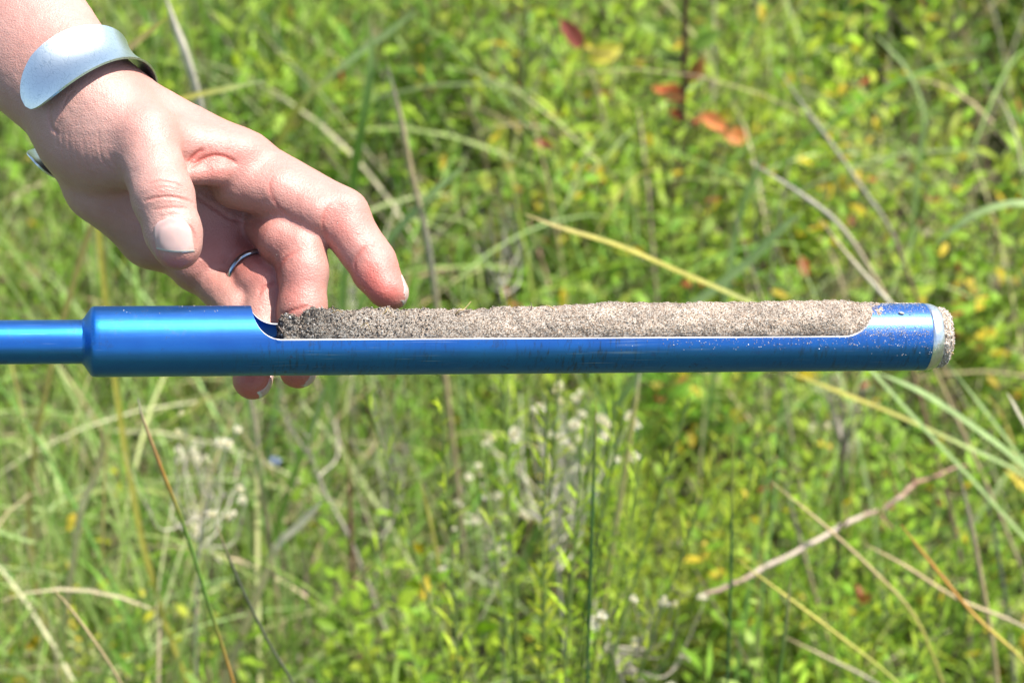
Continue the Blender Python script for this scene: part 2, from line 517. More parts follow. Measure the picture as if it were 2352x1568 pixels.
    for nm, lb, ct in (('undergrowth', 'low leafy green undergrowth filling the meadow', 'undergrowth'), ('green_grass', 'green meadow grass blades growing behind the probe', 'grass'),
                       ('feathery_foliage', 'fine feathery bright green foliage in the meadow', 'foliage'), ('dry_grass', 'dead straw coloured grass among the green', 'dry grass'),
                       ('leaf_litter', 'brown leaf litter lying on the meadow soil', 'leaf litter'), ('undergrowth_stems_foliage', 'thin green and brown stems carrying the low undergrowth leaves', 'stems')):
        tag(bpy.data.objects[nm], lb, ct)


# ------------------------------------------------------------------ single plants one can point at
def ribbon(P, width, col, roll=0.0):
    """grass leaf: folded strip along P (k,3), width (k,), col (k,3)"""
    k = len(P)
    t = unit(np.gradient(P, axis=0))
    view = unit(P - np.array(CAMPOS))
    sd = unit(np.cross(t, np.array([0.25, -0.35, 1.0]) + 0 * t)); nr = np.cross(sd, t)
    sd = sd * math.cos(roll) + nr * math.sin(roll); nr = np.cross(sd, t)
    L = P + sd * width[:, None] * 0.5 + nr * width[:, None] * 0.18
    R = P - sd * width[:, None] * 0.5 + nr * width[:, None] * 0.18
    V = np.stack([L, P, R], 1).reshape(-1, 3)
    i = np.arange(k - 1) * 3
    F = np.vstack([np.stack([i, i + 1, i + 4, i + 3], -1), np.stack([i + 1, i + 2, i + 5, i + 4], -1)])
    return V, F, np.repeat(col, 3, 0)

def ramp_cols(stops, k):
    t = np.linspace(0, 1, k); xs = np.linspace(0, 1, len(stops)); S = np.array(stops, float)
    return np.stack([np.interp(t, xs, S[:, c]) for c in range(3)], -1)

GS = (0.13, 0.24, 0.04); GD = (0.05, 0.13, 0.04); OR = (0.42, 0.20, 0.05); TN = (0.42, 0.32, 0.17); YL = (0.40, 0.36, 0.08); GY = (0.09, 0.10, 0.06); PG = (0.28, 0.38, 0.16); WH = (0.55, 0.50, 0.40); BR = (0.20, 0.12, 0.075); RB = (0.22, 0.10, 0.07); LG = (0.30, 0.28, 0.22); PK = (0.40, 0.24, 0.17)

def path_world(pts, dx=0.0, n=26):
    """photo points (x, y, Y) -> world spline, continued down to the soil"""
    W = [on_plane_y(a, b, c) for a, b, c in pts]
    a, b = W[-2], W[-1]
    if b[2] > 0.12 and (b - a)[2] < 0:
        W.append(b + (b - a) * min(0.9, 0.6 * b[2] / (a[2] - b[2])) + np.array([0, 0, -0.015])); a, b = W[-2], W[-1]
    if b[2] > 0.01:
        d = (b - a) / (abs(b[2] - a[2]) + 1e-6)
        foot = b + np.array([np.clip(d[0], -0.9, 0.9) * b[2] * 0.6 + dx, 0, 0]); foot[2] = 0.0
        mid = (b * 0.5 + foot * 0.5) + np.array([np.clip(d[0], -0.9, 0.9) * b[2] * 0.12, 0, 0])
        W += [mid, foot]
    return spline(np.array(W), n)

def grass_stem(pts, r_mm, cols, label, leafy=False, width=None, roll=0.0, dx=0.0, name='grass_stem', group='tall stems behind the probe', cat='grass stem'):
    if pts[0][2] >= 0.7 and cat == 'grass stem': pts = [(a, b, c - 0.22) for a, b, c in pts]
    P = path_world(pts, dx, 34)
    k = len(P)
    C = ramp_cols(cols, k) * (1 + 0.12 * vnoise(np.c_[np.arange(k) * 0.7, np.zeros(k), np.zeros(k)], int(pts[0][0])))[:, None]
    foot = P[-1].copy()
    if width:
        width *= 0.76
        w = width * np.clip(np.linspace(0.0, 6.0, k), 0.08, 1.0) ** 0.7 / 1000
        V, F, C = ribbon(P, w, C, roll)
        o = mesh_obj(name, V, F, M_GRASS, loc=foot, cols=C)
    else:
        r = 0.82 * r_mm * np.clip(np.linspace(0.18, 4.5, k), 0, 1) / 1000
        V, F = tube_mesh(P, r, 7)
        o = mesh_obj(name, V, F, M_STEM, loc=foot, cols=np.repeat(C, 7, 0))
    tag(o, label, cat, group)
    return o
if VEG:
    grass_stem([(317, 915, .20), (330, 965, .20), (370, 1075, .20), (425, 1215, .20), (480, 1390, .20), (536, 1568, .20)], 1.05, [WH, TN, OR, GS, GS, OR, GS, YL, OR], 'green stem banded with orange, topped by a pale tip, under the fingers')
    grass_stem([(497, 1203, .22), (520, 1265, .22), (565, 1370, .22), (620, 1480, .22), (672, 1568, .22)], 0.95, [TN, GY, GY, GY, GY, TN], 'dark grey green bare stem next to the orange banded one')
    grass_stem([(116, 1343, .26), (160, 1395, .26), (215, 1470, .26), (272, 1560, .26)], 0.9, [TN, TN, TN, GY, GY], 'short tan stem tip in the lower left corner')
    grass_stem([(1369, 915, .24), (1366, 1040, .24), (1358, 1250, .24), (1349, 1568, .24)], 0.95, [YL, GD, GD, GD, GD], 'straight dark green rush stem below the middle of the probe')
    grass_stem([(1470, 850, .5), (1462, 900, .5), (1435, 1080, .5), (1400, 1290, .5), (1380, 1420, .5), (1360, 1568, .5)], 2.1, [WH, (0.55, 0.47, 0.14), (0.52, 0.46, 0.2), (0.55, 0.5, 0.12), (0.5, 0.5, 0.12), (0.4, 0.45, 0.1), YL], 'thick straw yellow stem slanting beside the dark green rush')
    grass_stem([(1683, 980, .30), (1681, 1150, .30), (1678, 1350, .30), (1670, 1568, .30)], 0.85, [YL, GD, GD, GD, GD], 'thin upright green rush stem left of the fallen branch end')
    grass_stem([(1817, 1318, .28), (1806, 1430, .28), (1788, 1568, .28)], 1.2, [TN, GS, GS, GS], 'short light green stem tip beneath the fallen branch')
    grass_stem([(1770, 1105, .42), (1880, 1195, .42), (2000, 1305, .42), (2100, 1415, .42), (2165, 1568, .42)], 1.2, [TN, TN, YL, TN, BR], 'arched tan stem crossing in front of the fallen branch')
    grass_stem([(1690, 1282, .36), (1800, 1365, .36), (1920, 1455, .36), (2060, 1568, .36)], 1.25, [YL, YL, GS, GS], 'yellow green stem slanting down from the broken branch end')
    grass_stem([(2068, 1203, .34), (2140, 1295, .34), (2240, 1415, .34), (2352, 1520, .34)], 1.25, [OR, OR, YL, GS, GS], 'orange tipped stem turning green towards the lower right corner')
    grass_stem([(1990, 1250, .45), (2080, 1300, .45), (2200, 1375, .45), (2352, 1440, .45)], 1.3, [TN, TN, LG, TN], 'dull tan stem running under the orange tipped one')
    grass_stem([(1800, 1240 + 220, .5), (1900, 1510, .5), (2010, 1568, .5)], 1.2, [TN, LG, TN], 'low tan stem near the bottom edge by the dark stalk')
    grass_stem([(1205, 492, .75), (1290, 525, .75), (1420, 565, .75), (1560, 625, .75), (1720, 695, .75), (1900, 785, .75)], 0, [TN, YL, YL, PG, PG, YL], 'long yellow green blade slanting down behind the sandy core', width=5.0, roll=0.15)
    grass_stem([(1800, 850, .62), (1900, 890, .62), (2050, 950, .62), (2200, 1018, .62), (2352, 1092, .62)], 0, [YL, YL, PG, YL, PG], 'yellow green blade slanting out to the right edge below the tip', width=4.5, roll=0.15)
    grass_stem([(2015, 855, .55), (2120, 905, .55), (2240, 985, .55), (2352, 1075, .55)], 0, [PG, PG, PG, WH], 'broad pale green blade just under the silver tip', width=7.0, roll=0.15)
    grass_stem([(2180, 840, .8), (2250, 930, .8), (2320, 1020, .8), (2380, 1110, .8)], 0, [PG, PG, GS], 'narrow green blade dropping right from the probe end', width=4.5, roll=0.15)
    grass_stem([(2313, 902, .4), (2335, 945, .4), (2362, 1000, .4)], 0, [WH, WH, TN], 'whitish dry blade at the right edge', width=5.0, roll=0.15)
    grass_stem([(1845, 485, 1.05), (1790, 530, 1.05), (1720, 600, 1.05), (1640, 665, 1.05), (1560, 730, 1.05)], 0, [PG, PG, PG, PG, GS], 'pale green blade leaning right above the sandy core', width=9.0, roll=0.15)
    grass_stem([(1752, 345, 1.15), (1735, 400, 1.15), (1705, 470, 1.15), (1690, 530, 1.15)], 0, [PG, PG, PG, GS], 'short pale green blade between the orange leaves and the core', width=8.0, roll=0.15)
    grass_stem([(1785, 155, 1.2), (1850, 250, 1.2), (1930, 360, 1.2), (1985, 440, 1.2), (2040, 520, 1.2)], 1.9, [LG, LG, LG, BR, LG], 'grey dry stem slanting right of the orange leaves')
    grass_stem([(1720, 370, 1.0), (1830, 440, 1.0), (1930, 520, 1.0), (2010, 640, 1.0), (2060, 740, 1.0)], 2.2, [LG, LG, TN, BR, LG], 'arched grey brown stalk over the right half of the core')
    grass_stem([(1880, 500, .9), (1950, 590, .9), (2030, 680, .9), (2100, 760, .9)], 1.6, [TN, WH, TN, LG], 'straight tan stalk leaning towards the silver tip')
    grass_stem([(380, -10, 1.0), (402, 60, 1.0), (428, 130, 1.0), (450, 205, 1.0), (470, 290, 1.0)], 3.2, [WH, WH, LG, LG, TN], 'thick whitish dry stalk beside the silver cuff')
    grass_stem([(385, 40, .8), (330, 85, .8), (290, 118, .8), (240, 160, .8)], 0, [YL, TN, YL, YL], 'straw coloured blade meeting the cuff from the right', width=6.0, roll=0.15, dx=0.3)
    grass_stem([(610, 185, .9), (520, 205, .9), (430, 225, .9), (340, 260, .9)], 0, [PG, YL, TN, YL], 'flat yellowish blade above the back of the hand', width=5.0, roll=0.15, dx=0.3)
    grass_stem([(890, 150, 1.0), (920, 270, 1.0), (945, 400, 1.0), (975, 520, 1.0), (995, 640, 1.0)], 2.6, [LG, TN, LG, TN, LG], 'tan upright stalk just right of the bent index finger')
    grass_stem([(960, 20, 1.3), (900, 70, 1.3), (830, 120, 1.3), (760, 175, 1.3), (700, 230, 1.3)], 0, [PG, PG, YL, PG], 'long pale green blade bending left over the hand', width=7.0, roll=0.15)
    grass_stem([(1070, 380, 1.0), (1010, 430, 1.0), (940, 500, 1.0), (890, 560, 1.0)], 0, [PG, PG, GS], 'soft green blade leaning left towards the index finger', width=7.0, roll=0.15)
    grass_stem([(850, 60, 1.1), (850, 150, 1.1), (835, 260, 1.1), (815, 380, 1.1)], 0, [PG, GS, PG], 'upright green blade above the bend of the index finger', width=9.0, roll=0.15)
    grass_stem([(2010, 80, 1.35), (2080, 160, 1.35), (2120, 260, 1.35), (2110, 370, 1.35)], 0, [PG, PG, GS], 'curved pale green blade in the upper right foliage', width=8.0, roll=0.15)
    grass_stem([(2150, 560, .95), (2230, 500, .95), (2320, 470, .95), (2400, 480, .95)], 0, [PG, PG, GS], 'pale blade bowed towards the right edge above the tip', width=8.0, roll=0.15)
    grass_stem([(2200, 1075, .7), (2225, 1180, .7), (2250, 1310, .7), (2275, 1450, .7), (2290, 1568, .7)], 2.0, [LG, TN, TN, TN], 'tan upright stalk near the lower right edge')
    grass_stem([(2255, 1090, .9), (2285, 1230, .9), (2310, 1380, .9), (2330, 1568, .9)], 1.8, [LG, LG, BR], 'grey stalk closest to the lower right corner')
    grass_stem([(1800, 1100, .95), (1835, 1230, .95), (1870, 1360, .95), (1905, 1480, .95)], 2.2, [LG, TN, LG], 'grey tan stalk between the rush and the dark stalk')
    grass_stem([(965, 1100, .55), (985, 1190, .55), (1005, 1290, .55)], 1.5, [YL, YL, GS], 'short yellow stem left of the grey weed patch')
    grass_stem([(800, 1020, .7), (803, 1120, .7), (806, 1230, .7), (812, 1350, .7), (820, 1420, .7)], 1.7, [RB, RB, PK, RB], 'reddish brown upright stem under the fingertips', name='plant_stem', cat='plant stem')
    grass_stem([(235, 975, .6), (232, 1040, .6), (215, 1100, .6), (190, 1160, .6)], 0, [TN, WH, TN], 'curled straw blade left of the orange banded stem', width=6.0, roll=0.15)
    grass_stem([(740, 1150, .55), (712, 1180, .55), (680, 1212, .55), (640, 1250, .55)], 0, [WH, WH, TN], 'short whitish dry blade lying under the fingertips', width=6.5, roll=0.15)

    # dark upright stalk with a dry branching head
    st = empty('dead_stalk'); tip = on_plane_y(1932, 1000, .75); foot = np.array([tip[0] - 0.01, .75, 0.0]); st.location = foot
    tag(st, 'dark brown upright dead stalk with a dry forked head, crossed by the fallen branch', 'dead stalk')
    P = path_world([(1938, 1005, .75), (1932, 1100, .75), (1926, 1250, .75), (1912, 1420, .75), (1905, 1568, .75)], 0, 24)
    V, F = tube_mesh(P - foot, np.linspace(1.6, 3.0, 24) / 1000, 8); mesh_obj('stalk', V, F, M_STEM, st, cols=np.tile((0.11, 0.085, 0.06), (len(V), 1)))
    for k in range(13):
        a = Q(1938, 1010 + 10 * (k % 4), 0)
        ex, ey = 1936 + rng.normal() * 55, 1000 - 90 - 60 * rng.random()
        Pb = np.array([on_plane_y(1936, 1020 + 12 * (k % 4), .75), on_plane_y((1936 + ex) / 2 + rng.normal() * 6, (1010 + ey) / 2 + 8, .75 + rng.normal() * .02), on_plane_y(ex, ey, .75 + rng.normal() * .04)])
        V, F = tube_mesh(spline(Pb, 8) - foot, np.linspace(0.9, 0.35, 8) / 1000, 5)
        mesh_obj('dry_twig', V, F, M_STEM, st, cols=np.tile((0.26, 0.23, 0.18), (len(V), 1)))

    # fallen branch
    br = empty('fallen_branch'); B0 = on_plane_y(1925, 1215, .62); br.location = B0
    tag(br, 'bare pinkish grey fallen branch lying aslant across the undergrowth', 'branch')
    P = spline(np.array([on_plane_y(a, b, c) for a, b, c in ((1612, 1365, .56), (1700, 1328, .58), (1800, 1280, .60), (1925, 1213, .63), (2010, 1175, .65), (2062, 1148, .66), (2100, 1110, .67), (2150, 1090, .68), (2225, 1066, .70))]), 60)
    wob = fbm(np.c_[np.arange(60) * 0.25, np.zeros(60), np.zeros(60)], 3, 5)
    r = np.interp(np.linspace(0, 1, 60), [0, 0.05, 0.5, 0.75, 1], [1.2, 1.9, 1.7, 1.8, 0.6]) * (1 + 0.10 * wob) / 1000
    P = P + np.c_[np.zeros(60), np.zeros(60), 0.002 * wob]
    V, F = tube_mesh(P - B0, r, 10)
    bc = np.where((fbm(P * 40, 2, 6) > 0.1)[:, None], np.array([0.36, 0.29, 0.23]), np.array([0.27, 0.19, 0.14]))
    bc = bc * (1 + 0.25 * vnoise(P * 90, 3))[:, None]; bc[38:] = bc[38:] * np.array([0.85, 0.66, 0.6])
    mesh_obj('branch_wood', V, F, M_STEM, br, cols=np.repeat(bc, 10, 0))
    for tw in ([(2062, 1148, .66), (2052, 1110, .66), (2040, 1070, .65)], [(2100, 1112, .67), (2094, 1085, .67), (2085, 1050, .66)], [(2020, 1170, .65), (2030, 1192, .64), (2052, 1215, .63)], [(1930, 1212, .63), (1945, 1190, .63), (1940, 1168, .63)]):
        V, F = tube_mesh(spline(np.array([on_plane_y(*q) for q in tw]), 8) - B0, np.linspace(1.3, 0.5, 8) / 1000, 6)
        mesh_obj('side_twig', V, F, M_STEM, br, cols=np.tile((0.22, 0.10, 0.075), (len(V), 1)))

    # sapling with red leaves
    sp = empty('red_leaf_sapling'); YS = 1.25
    P = path_world([(1578, -60, YS), (1572, 60, YS), (1572, 180, YS), (1562, 300, YS), (1556, 340, YS)], 0, 26); foot = P[-1]; sp.location = foot
    tag(sp, 'slender dark stemmed sapling carrying a few red and orange leaves', 'sapling')
    V, F = tube_mesh(P - foot, np.linspace(2.4, 3.4, 26) / 1000, 8); mesh_obj('stem', V, F, M_STEM, sp, cols=np.tile((0.085, 0.035, 0.03), (len(V), 1)))
    def one_leaf(px, py, ang, L, W, col, Y=YS, tw=None, lab=None):
        c = on_plane_y(px, py, Y)
        d = np.array([math.cos(math.radians(ang)), 0.25, math.sin(math.radians(ang))]); d /= np.linalg.norm(d)
        up = np.array([0.2, -0.75, 0.65])
        n1, n2 = 12, 7
        V = []; sdv = np.cross(d, up); sdv /= np.linalg.norm(sdv); nr = np.cross(sdv, d)
        if nr @ up < 0: nr = -nr
        for i in range(n1 + 1):
            t = i / n1; w = W * (math.sin(math.pi * min(1, t * 0.98 + 0.02) ** 0.85) ** 0.8) * (1 + 0.05 * (i % 2))
            for j in range(n2):
                a = -1 + 2 * j / (n2 - 1)
                V.append(c + d * L * (t - 0.5) + sdv * w * 0.5 * a + nr * (0.22 * abs(a) * w - 0.12 * L * (t - 0.4) ** 2 + 0.02 * L * math.sin(t * 30) * abs(a)))
        V = np.array(V)
        F = [(i * n2 + j, i * n2 + j + 1, (i + 1) * n2 + j + 1, (i + 1) * n2 + j) for i in range(n1) for j in range(n2 - 1)]
        cc = np.array(col)[None] * (0.8 + 0.5 * (vnoise(V * 160, 8) * 0.5 + 0.5))[:, None]
        mid = (np.arange(len(V)) % n2 == n2 // 2)
        cc[mid] *= 0.75
        o = mesh_obj('leaf', V - foot, F, M_LEAF, sp, cols=cc.clip(0, 1))
        if lab: o['label'] = lab
        return c - d * L * 0.5
    tips = [one_leaf(1536, 212, 166, 0.031, 0.016, (0.60, 0.15, 0.06), lab='bright red leaf'), one_leaf(1640, 280, -38, 0.032, 0.014, (0.60, 0.20, 0.08), lab='orange red leaf'),
            one_leaf(1692, 314, -20, 0.026, 0.015, (0.62, 0.22, 0.08), lab='orange leaf'), one_leaf(1552, 262, 160, 0.013, 0.008, (0.50, 0.10, 0.05)),
            one_leaf(1312, 78, 128, 0.033, 0.015, (0.20, 0.05, 0.04), lab='dark maroon leaf'), one_leaf(1392, 122, 20, 0.030, 0.017, (0.45, 0.40, 0.06), lab='yellow leaf'),
            one_leaf(1600, 160, 60, 0.024, 0.012, (0.36, 0.14, 0.05)), one_leaf(1530, 130, 150, 0.026, 0.012, (0.16, 0.24, 0.05)), one_leaf(1625, 90, 30, 0.028, 0.013, (0.14, 0.24, 0.04)), one_leaf(1500, 60, 160, 0.028, 0.013, (0.18, 0.27, 0.05))]
    anchor = [(1569, 225), (1566, 262), (1566, 262), (1566, 270), (1574, 130), (1574, 140), (1570, 180), (1572, 150), (1574, 110), (1575, 90)]
    for tpt, (ax2, ay2) in zip(tips, anchor):
        a0 = on_plane_y(ax2, ay2, YS); m_ = (a0 + tpt) / 2 + np.array([0, 0, -0.006])
        V, F = tube_mesh(spline(np.array([a0, m_, tpt]), 8) - foot, np.linspace(1.0, 0.5, 8) / 1000, 5)
        mesh_obj('twig', V, F, M_STEM, sp, cols=np.tile((0.13, 0.05, 0.04), (len(V), 1)))

    # dried weeds with tufted white seed heads
    tuft = Acc(); m_ = 46
    az = rng.random(m_) * 6.28; e = np.radians(-20 + 110 * rng.random(m_))
    d = np.stack([np.cos(az) * np.cos(e), np.sin(az) * np.cos(e), np.sin(e)], -1)
    leaves(tuft, np.zeros((m_, 3)) + d * 0.0006, d, np.tile([0.3, 0.2, 1.0], (m_, 1)), np.full(m_, 0.0034) * (0.6 + 0.8 * rng.random(m_)), np.full(m_, 0.0016), np.tile((0.75, 0.71, 0.66), (m_, 1)) * (0.7 + 0.5 * rng.random((m_, 1))), 0.1, 0.1)
    t0 = tuft.build('seed_head', M_LEAF); TUFT = t0.data; bpy.data.objects.remove(t0)
    def weed(label, foot_pts, heads, Y, col, forks=5, r=1.5, headscale=1.0, hasheads=True, jit=0.08):
        root = empty('dried_weed'); trunk = path_world([(a, b, Y) for a, b in foot_pts], 0, 20); foot = trunk[-1]; root.location = foot
        tag(root, label, 'dried weed', 'dried weeds in the meadow')
        r *= 0.56
        V, F = tube_mesh(trunk - foot, np.linspace(r * 0.9, r * 1.5, 20) / 1000, 6)
        mesh_obj('main_stem', V, F, M_STEM, root, cols=np.tile(col, (len(V), 1)))
        fp = [on_plane_y(a, b, Y) for a, b in foot_pts]
        ends = []
        heads = list(heads) + [(hx + rng.normal() * 45, hy + 30 + abs(rng.normal()) * 70) for hx, hy in heads] * (1 if hasheads else 0)
        for hx, hy in heads:
            yy = Y + rng.normal() * jit
            e_ = on_plane_y(hx, hy, yy)
            f_ = fp[0] * (1 - 0.45 * rng.random()) + 0 if len(fp) < 2 else None
            u_ = rng.random() * 0.75
            s0 = fp[0] * (1 - u_) + fp[1] * u_
            mm = s0 * 0.45 + e_ * 0.55 + np.array([rng.normal() * 0.008, 0, -0.015 - 0.01 * rng.random()])
            Pb = spline(np.array([s0, mm, e_]), 10)
            V, F = tube_mesh(Pb - foot, np.linspace(r * 0.65, r * 0.3, 10) / 1000, 5)
            cv = np.array(col) * (0.85 + 0.4 * rng.random())
            mesh_obj('side_stem', V, F, M_STEM, root, cols=np.tile(cv.clip(0, 1), (len(V), 1)))
            if rng.random() < 0.5: ends.append(e_)
            if rng.random() < 0.6:
                k_ = rng.integers(5, 8); e2 = Pb[k_] + np.array([rng.normal() * 0.02, rng.normal() * 0.02, 0.03 + 0.02 * rng.random()])
                V, F = tube_mesh(spline(np.array([Pb[k_], (Pb[k_] + e2) / 2 + [0, 0, -0.004], e2]), 6) - foot, np.linspace(r * 0.35, r * 0.2, 6) / 1000, 4)
                mesh_obj('side_stem', V, F, M_STEM, root, cols=np.tile(cv.clip(0, 1), (len(V), 1)))
                if rng.random() < 0.4: ends.append(e2)
        if hasheads:
            for e_ in ends:
                for q in range(2):
                    o = bpy.data.objects.new('seed_head', TUFT); COL.objects.link(o); o.parent = root
                    o.location = e_ - foot + rng.normal(size=3) * 0.003; s_ = headscale * 0.62 * (0.5 + 0.9 * rng.random()); o.scale = (s_, s_, s_); o.rotation_euler = (rng.normal() * 0.5, rng.normal() * 0.5, rng.random() * 6)
    GRY = (0.43, 0.39, 0.32)
    weed('large grey dried weed with many white seed heads under the sandy core', [(1262, 1180), (1290, 1400), (1300, 1568)], [(1222, 935), (1250, 900), (1285, 890), (1300, 925), (1330, 905), (1350, 960), (1362, 985), (1310, 985), (1235, 975), (1270, 955), (1195, 900), (1215, 1000), (1340, 1010), (1285, 1010)], .62, GRY, r=1.9, headscale=1.3)
    weed('pale dried weed with nodding seed heads left of the orange banded stem', [(465, 1180), (455, 1290), (450, 1400)], [(412, 1000), (425, 1015), (462, 998), (490, 1005), (540, 1000), (555, 1030), (400, 1045), (440, 1040), (515, 1015)], .58, (0.42, 0.38, 0.30), r=1.7, headscale=1.1)
    weed('bare forked grey weed right of the fingertips', [(708, 1030), (745, 1130), (800, 1230)], [(640, 935), (660, 960), (745, 890), (760, 905), (690, 900)], .72, (0.38, 0.34, 0.28), r=2.2, hasheads=False)
    weed('tall bare grey weed left of the big seed head weed', [(880, 1200), (865, 1300), (850, 1450)], [(850, 1010), (880, 980), (905, 900), (930, 1010), (960, 960), (900, 1040), (850, 900)], .78, (0.36, 0.32, 0.27), r=2.1, hasheads=False)
    weed('low twiggy grey weed with sparse seed heads near the bottom edge', [(1415, 1480), (1430, 1568)], [(1370, 1385), (1385, 1410), (1450, 1350), (1480, 1330), (1520, 1370), (1545, 1390), (1560, 1400), (1500, 1420), (1355, 1440)], .48, (0.36, 0.31, 0.26), r=1.6, headscale=1.0)
    weed('sparse weed with tiny white heads between the grey weeds', [(1140, 1270), (1150, 1420)], [(1128, 1140), (1150, 1138), (1165, 1165), (1040, 1175), (1090, 1180), (1120, 1190), (1190, 1180), (1060, 1210)], .60, (0.30, 0.29, 0.20), r=1.1, headscale=1.0)
    weed('faint grey weed clump behind the dark stalk', [(1965, 1010), (1975, 1180)], [(1900, 900), (1925, 880), (1960, 900), (1990, 890), (2010, 930), (1890, 940)], 1.0, (0.36, 0.33, 0.28), r=1.8, headscale=1.3)
    weed('wispy pale weed by the upper side of the middle finger', [(800, 690), (805, 800)], [(770, 590), (785, 610), (800, 600), (815, 620), (790, 570)], 1.05, (0.42, 0.40, 0.33), r=1.6, hasheads=False)
    weed('pale weed tangle above the left half of the core', [(1155, 640), (1160, 760)], [(1110, 520), (1130, 480), (1150, 500), (1180, 510), (1200, 560), (1090, 560), (1170, 470)], .95, (0.44, 0.41, 0.33), r=1.8, hasheads=False)

    # leafy single plants
    def shrub(name, label, cat, px, py, z, spread, n, h, nl, llen, lw, pal, el=(0, 55), yellow=0.03, redf=0.0, stemcol=(0.12, 0.13, 0.04), group=None):
        c = on_plane_z(px, py, z); foot = np.array([c[0], c[1], 0.0])
        root = empty(name, foot); tag(root, label, cat, group)
        aL, aS = Acc(), Acc()
        base = np.tile(foot, (n, 1)) + np.c_[rng.normal(scale=spread * 0.25, size=(n, 2)), np.zeros(n)]
        lean = rng.normal(scale=spread, size=(n, 2))
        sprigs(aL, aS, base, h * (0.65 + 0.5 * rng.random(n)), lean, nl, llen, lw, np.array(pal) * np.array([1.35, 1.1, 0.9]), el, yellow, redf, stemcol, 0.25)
        aS.build('stems', M_STEM, root); aL.build('leaves', M_LEAF, root)
    shrub('leafy_shrub', 'glossy deep green broad leaved shrub at the bottom edge below the fingertips', 'shrub', 900, 1500, .30, .07, 34, .36, 20, .022, .5, [(0.11, 0.22, 0.02), (0.14, 0.26, 0.025)], group='leafy plants')
    shrub('leafy_shrub', 'bright lime green leafy shrub right of the red leaf sapling', 'shrub', 1850, 190, .28, .12, 40, .34, 20, .026, .36, [(0.20, 0.33, 0.03), (0.17, 0.30, 0.03)], (10, 50), .08, .02, group='leafy plants')
    shrub('leafy_shrub', 'dense green leafy shrub left of the red leaf sapling', 'shrub', 1420, 250, .25, .12, 40, .32, 18, .020, .42, [(0.12, 0.25, 0.03), (0.15, 0.28, 0.03)], (0, 50), .05, .03, group='leafy plants')
    shrub('leafy_shrub', 'yellowing leafy shrub in the lower left corner', 'shrub', 130, 1480, .26, .09, 30, .32, 18, .016, .45, [(0.24, 0.29, 0.03), (0.16, 0.25, 0.03)], (0, 50), .09, .01, group='leafy plants')
    shrub('leafy_shrub', 'mid green shrub with round leaves above the sandy core', 'shrub', 1600, 520, .28, .10, 34, .34, 18, .021, .45, [(0.11, 0.26, 0.03), (0.16, 0.30, 0.04)], (0, 45), .05, .02, group='leafy plants')
    shrub('leafy_shrub', 'green shrub flecked with red leaves below the silver tip', 'shrub', 2080, 960, .26, .10, 30, .32, 18, .018, .4, [(0.11, 0.25, 0.03), (0.14, 0.27, 0.03)], (0, 50), .04, .04, group='leafy plants')
    shrub('leafy_shrub', 'lime green shrub with small leaves under the middle of the tube', 'shrub', 1740, 1130, .26, .09, 34, .32, 18, .018, .42, [(0.19, 0.34, 0.03), (0.16, 0.31, 0.03)], (0, 50), .07, .0, group='leafy plants')
    shrub('leafy_shrub', 'leafy green shrub close to the right edge over the tip', 'shrub', 2250, 380, .28, .10, 30, .34, 18, .020, .42, [(0.14, 0.29, 0.03), (0.18, 0.30, 0.04)], (0, 50), .07, .02, group='leafy plants')
    shrub('feathery_herb', 'bright green feathery herb rising from the bottom edge amid grey weeds', 'herb', 1235, 1440, .46, .045, 26, .56, 70, .020, .10, [(0.22, 0.38, 0.03), (0.26, 0.42, 0.04)], (25, 65), 0, 0, (0.14, 0.2, 0.05), group='leafy plants')
    shrub('feathery_herb', 'soft yellow green feathery herb left of the thin rush stem', 'herb', 1590, 1040, .30, .09, 26, .38, 60, .020, .09, [(0.24, 0.37, 0.04), (0.21, 0.35, 0.04)], (20, 65), 0, 0, (0.16, 0.2, 0.05), group='leafy plants')
    shrub('feathery_herb', 'feathery green herb low in the lower right behind tan stems', 'herb', 2080, 1460, .30, .08, 24, .36, 60, .022, .09, [(0.17, 0.32, 0.03), (0.20, 0.34, 0.04)], (20, 65), 0, 0, (0.14, 0.2, 0.05), group='leafy plants')
    # small blue flower
    fl = empty('blue_flower'); c = on_plane_y(633, 1056, .66); foot = np.array([c[0], .66, 0]); fl.location = foot
    tag(fl, 'tiny pale blue flower under the ring fingertip', 'flower')
    V, F = tube_mesh(spline(np.array([c, c * 0.5 + foot * 0.5 + [0.006, 0, 0], foot]), 10) - foot, np.full(10, 0.0007), 5); mesh_obj('stem', V, F, M_STEM, fl, cols=np.tile(GS, (len(V), 1)))
    for k in range(5):
        a = Acc(); an = k * 1.2566
        leaves(a, c[None] + 0, np.array([[math.cos(an), -0.5 * 0.4, math.sin(an)]]), np.array([[0, -1.0, 0.5]]), np.array([0.0042]), np.array([0.004]), np.array([[0.42, 0.46, 0.80]]), 0.1, 0.05)
        a.build('petal', M_LEAF, fl)


# ------------------------------------------------------------------ soil probe
PR = 12.3
def probe_frame():
    A = Q(300, 784, 25.2); B = Q(2100, 773.5, -26.6)
    d = (B - A) / np.linalg.norm(B - A)
    return A, d
PA, PD = probe_frame()
def probe_s(px):
    """distance along the probe axis (mm) that projects to photo column px"""
    lo, hi = -400.0, 700.0
    for _ in range(50):
        m = (lo + hi) / 2; p = PA + PD * m
        x = 1176 + p[0] / (PXMM * (1 - p[2] / 1000))
        if x < px: lo = m
        else: hi = m
    return lo
_o = np.array([0, math.sin(math.radians(75)), math.cos(math.radians(75))])
_o = _o - PD * (_o @ PD); _o /= np.linalg.norm(_o)
_y = np.cross(_o, PD)
PM = np.stack([PD, _y, _o])           # local (x along, y, z = opening) -> camera frame rows
def probe_world(p):
    p = np.atleast_2d(np.asarray(p, float))
    return to_world(PA + p @ PM)
PBASE = to_world(PA + PD * probe_s(700))[0]

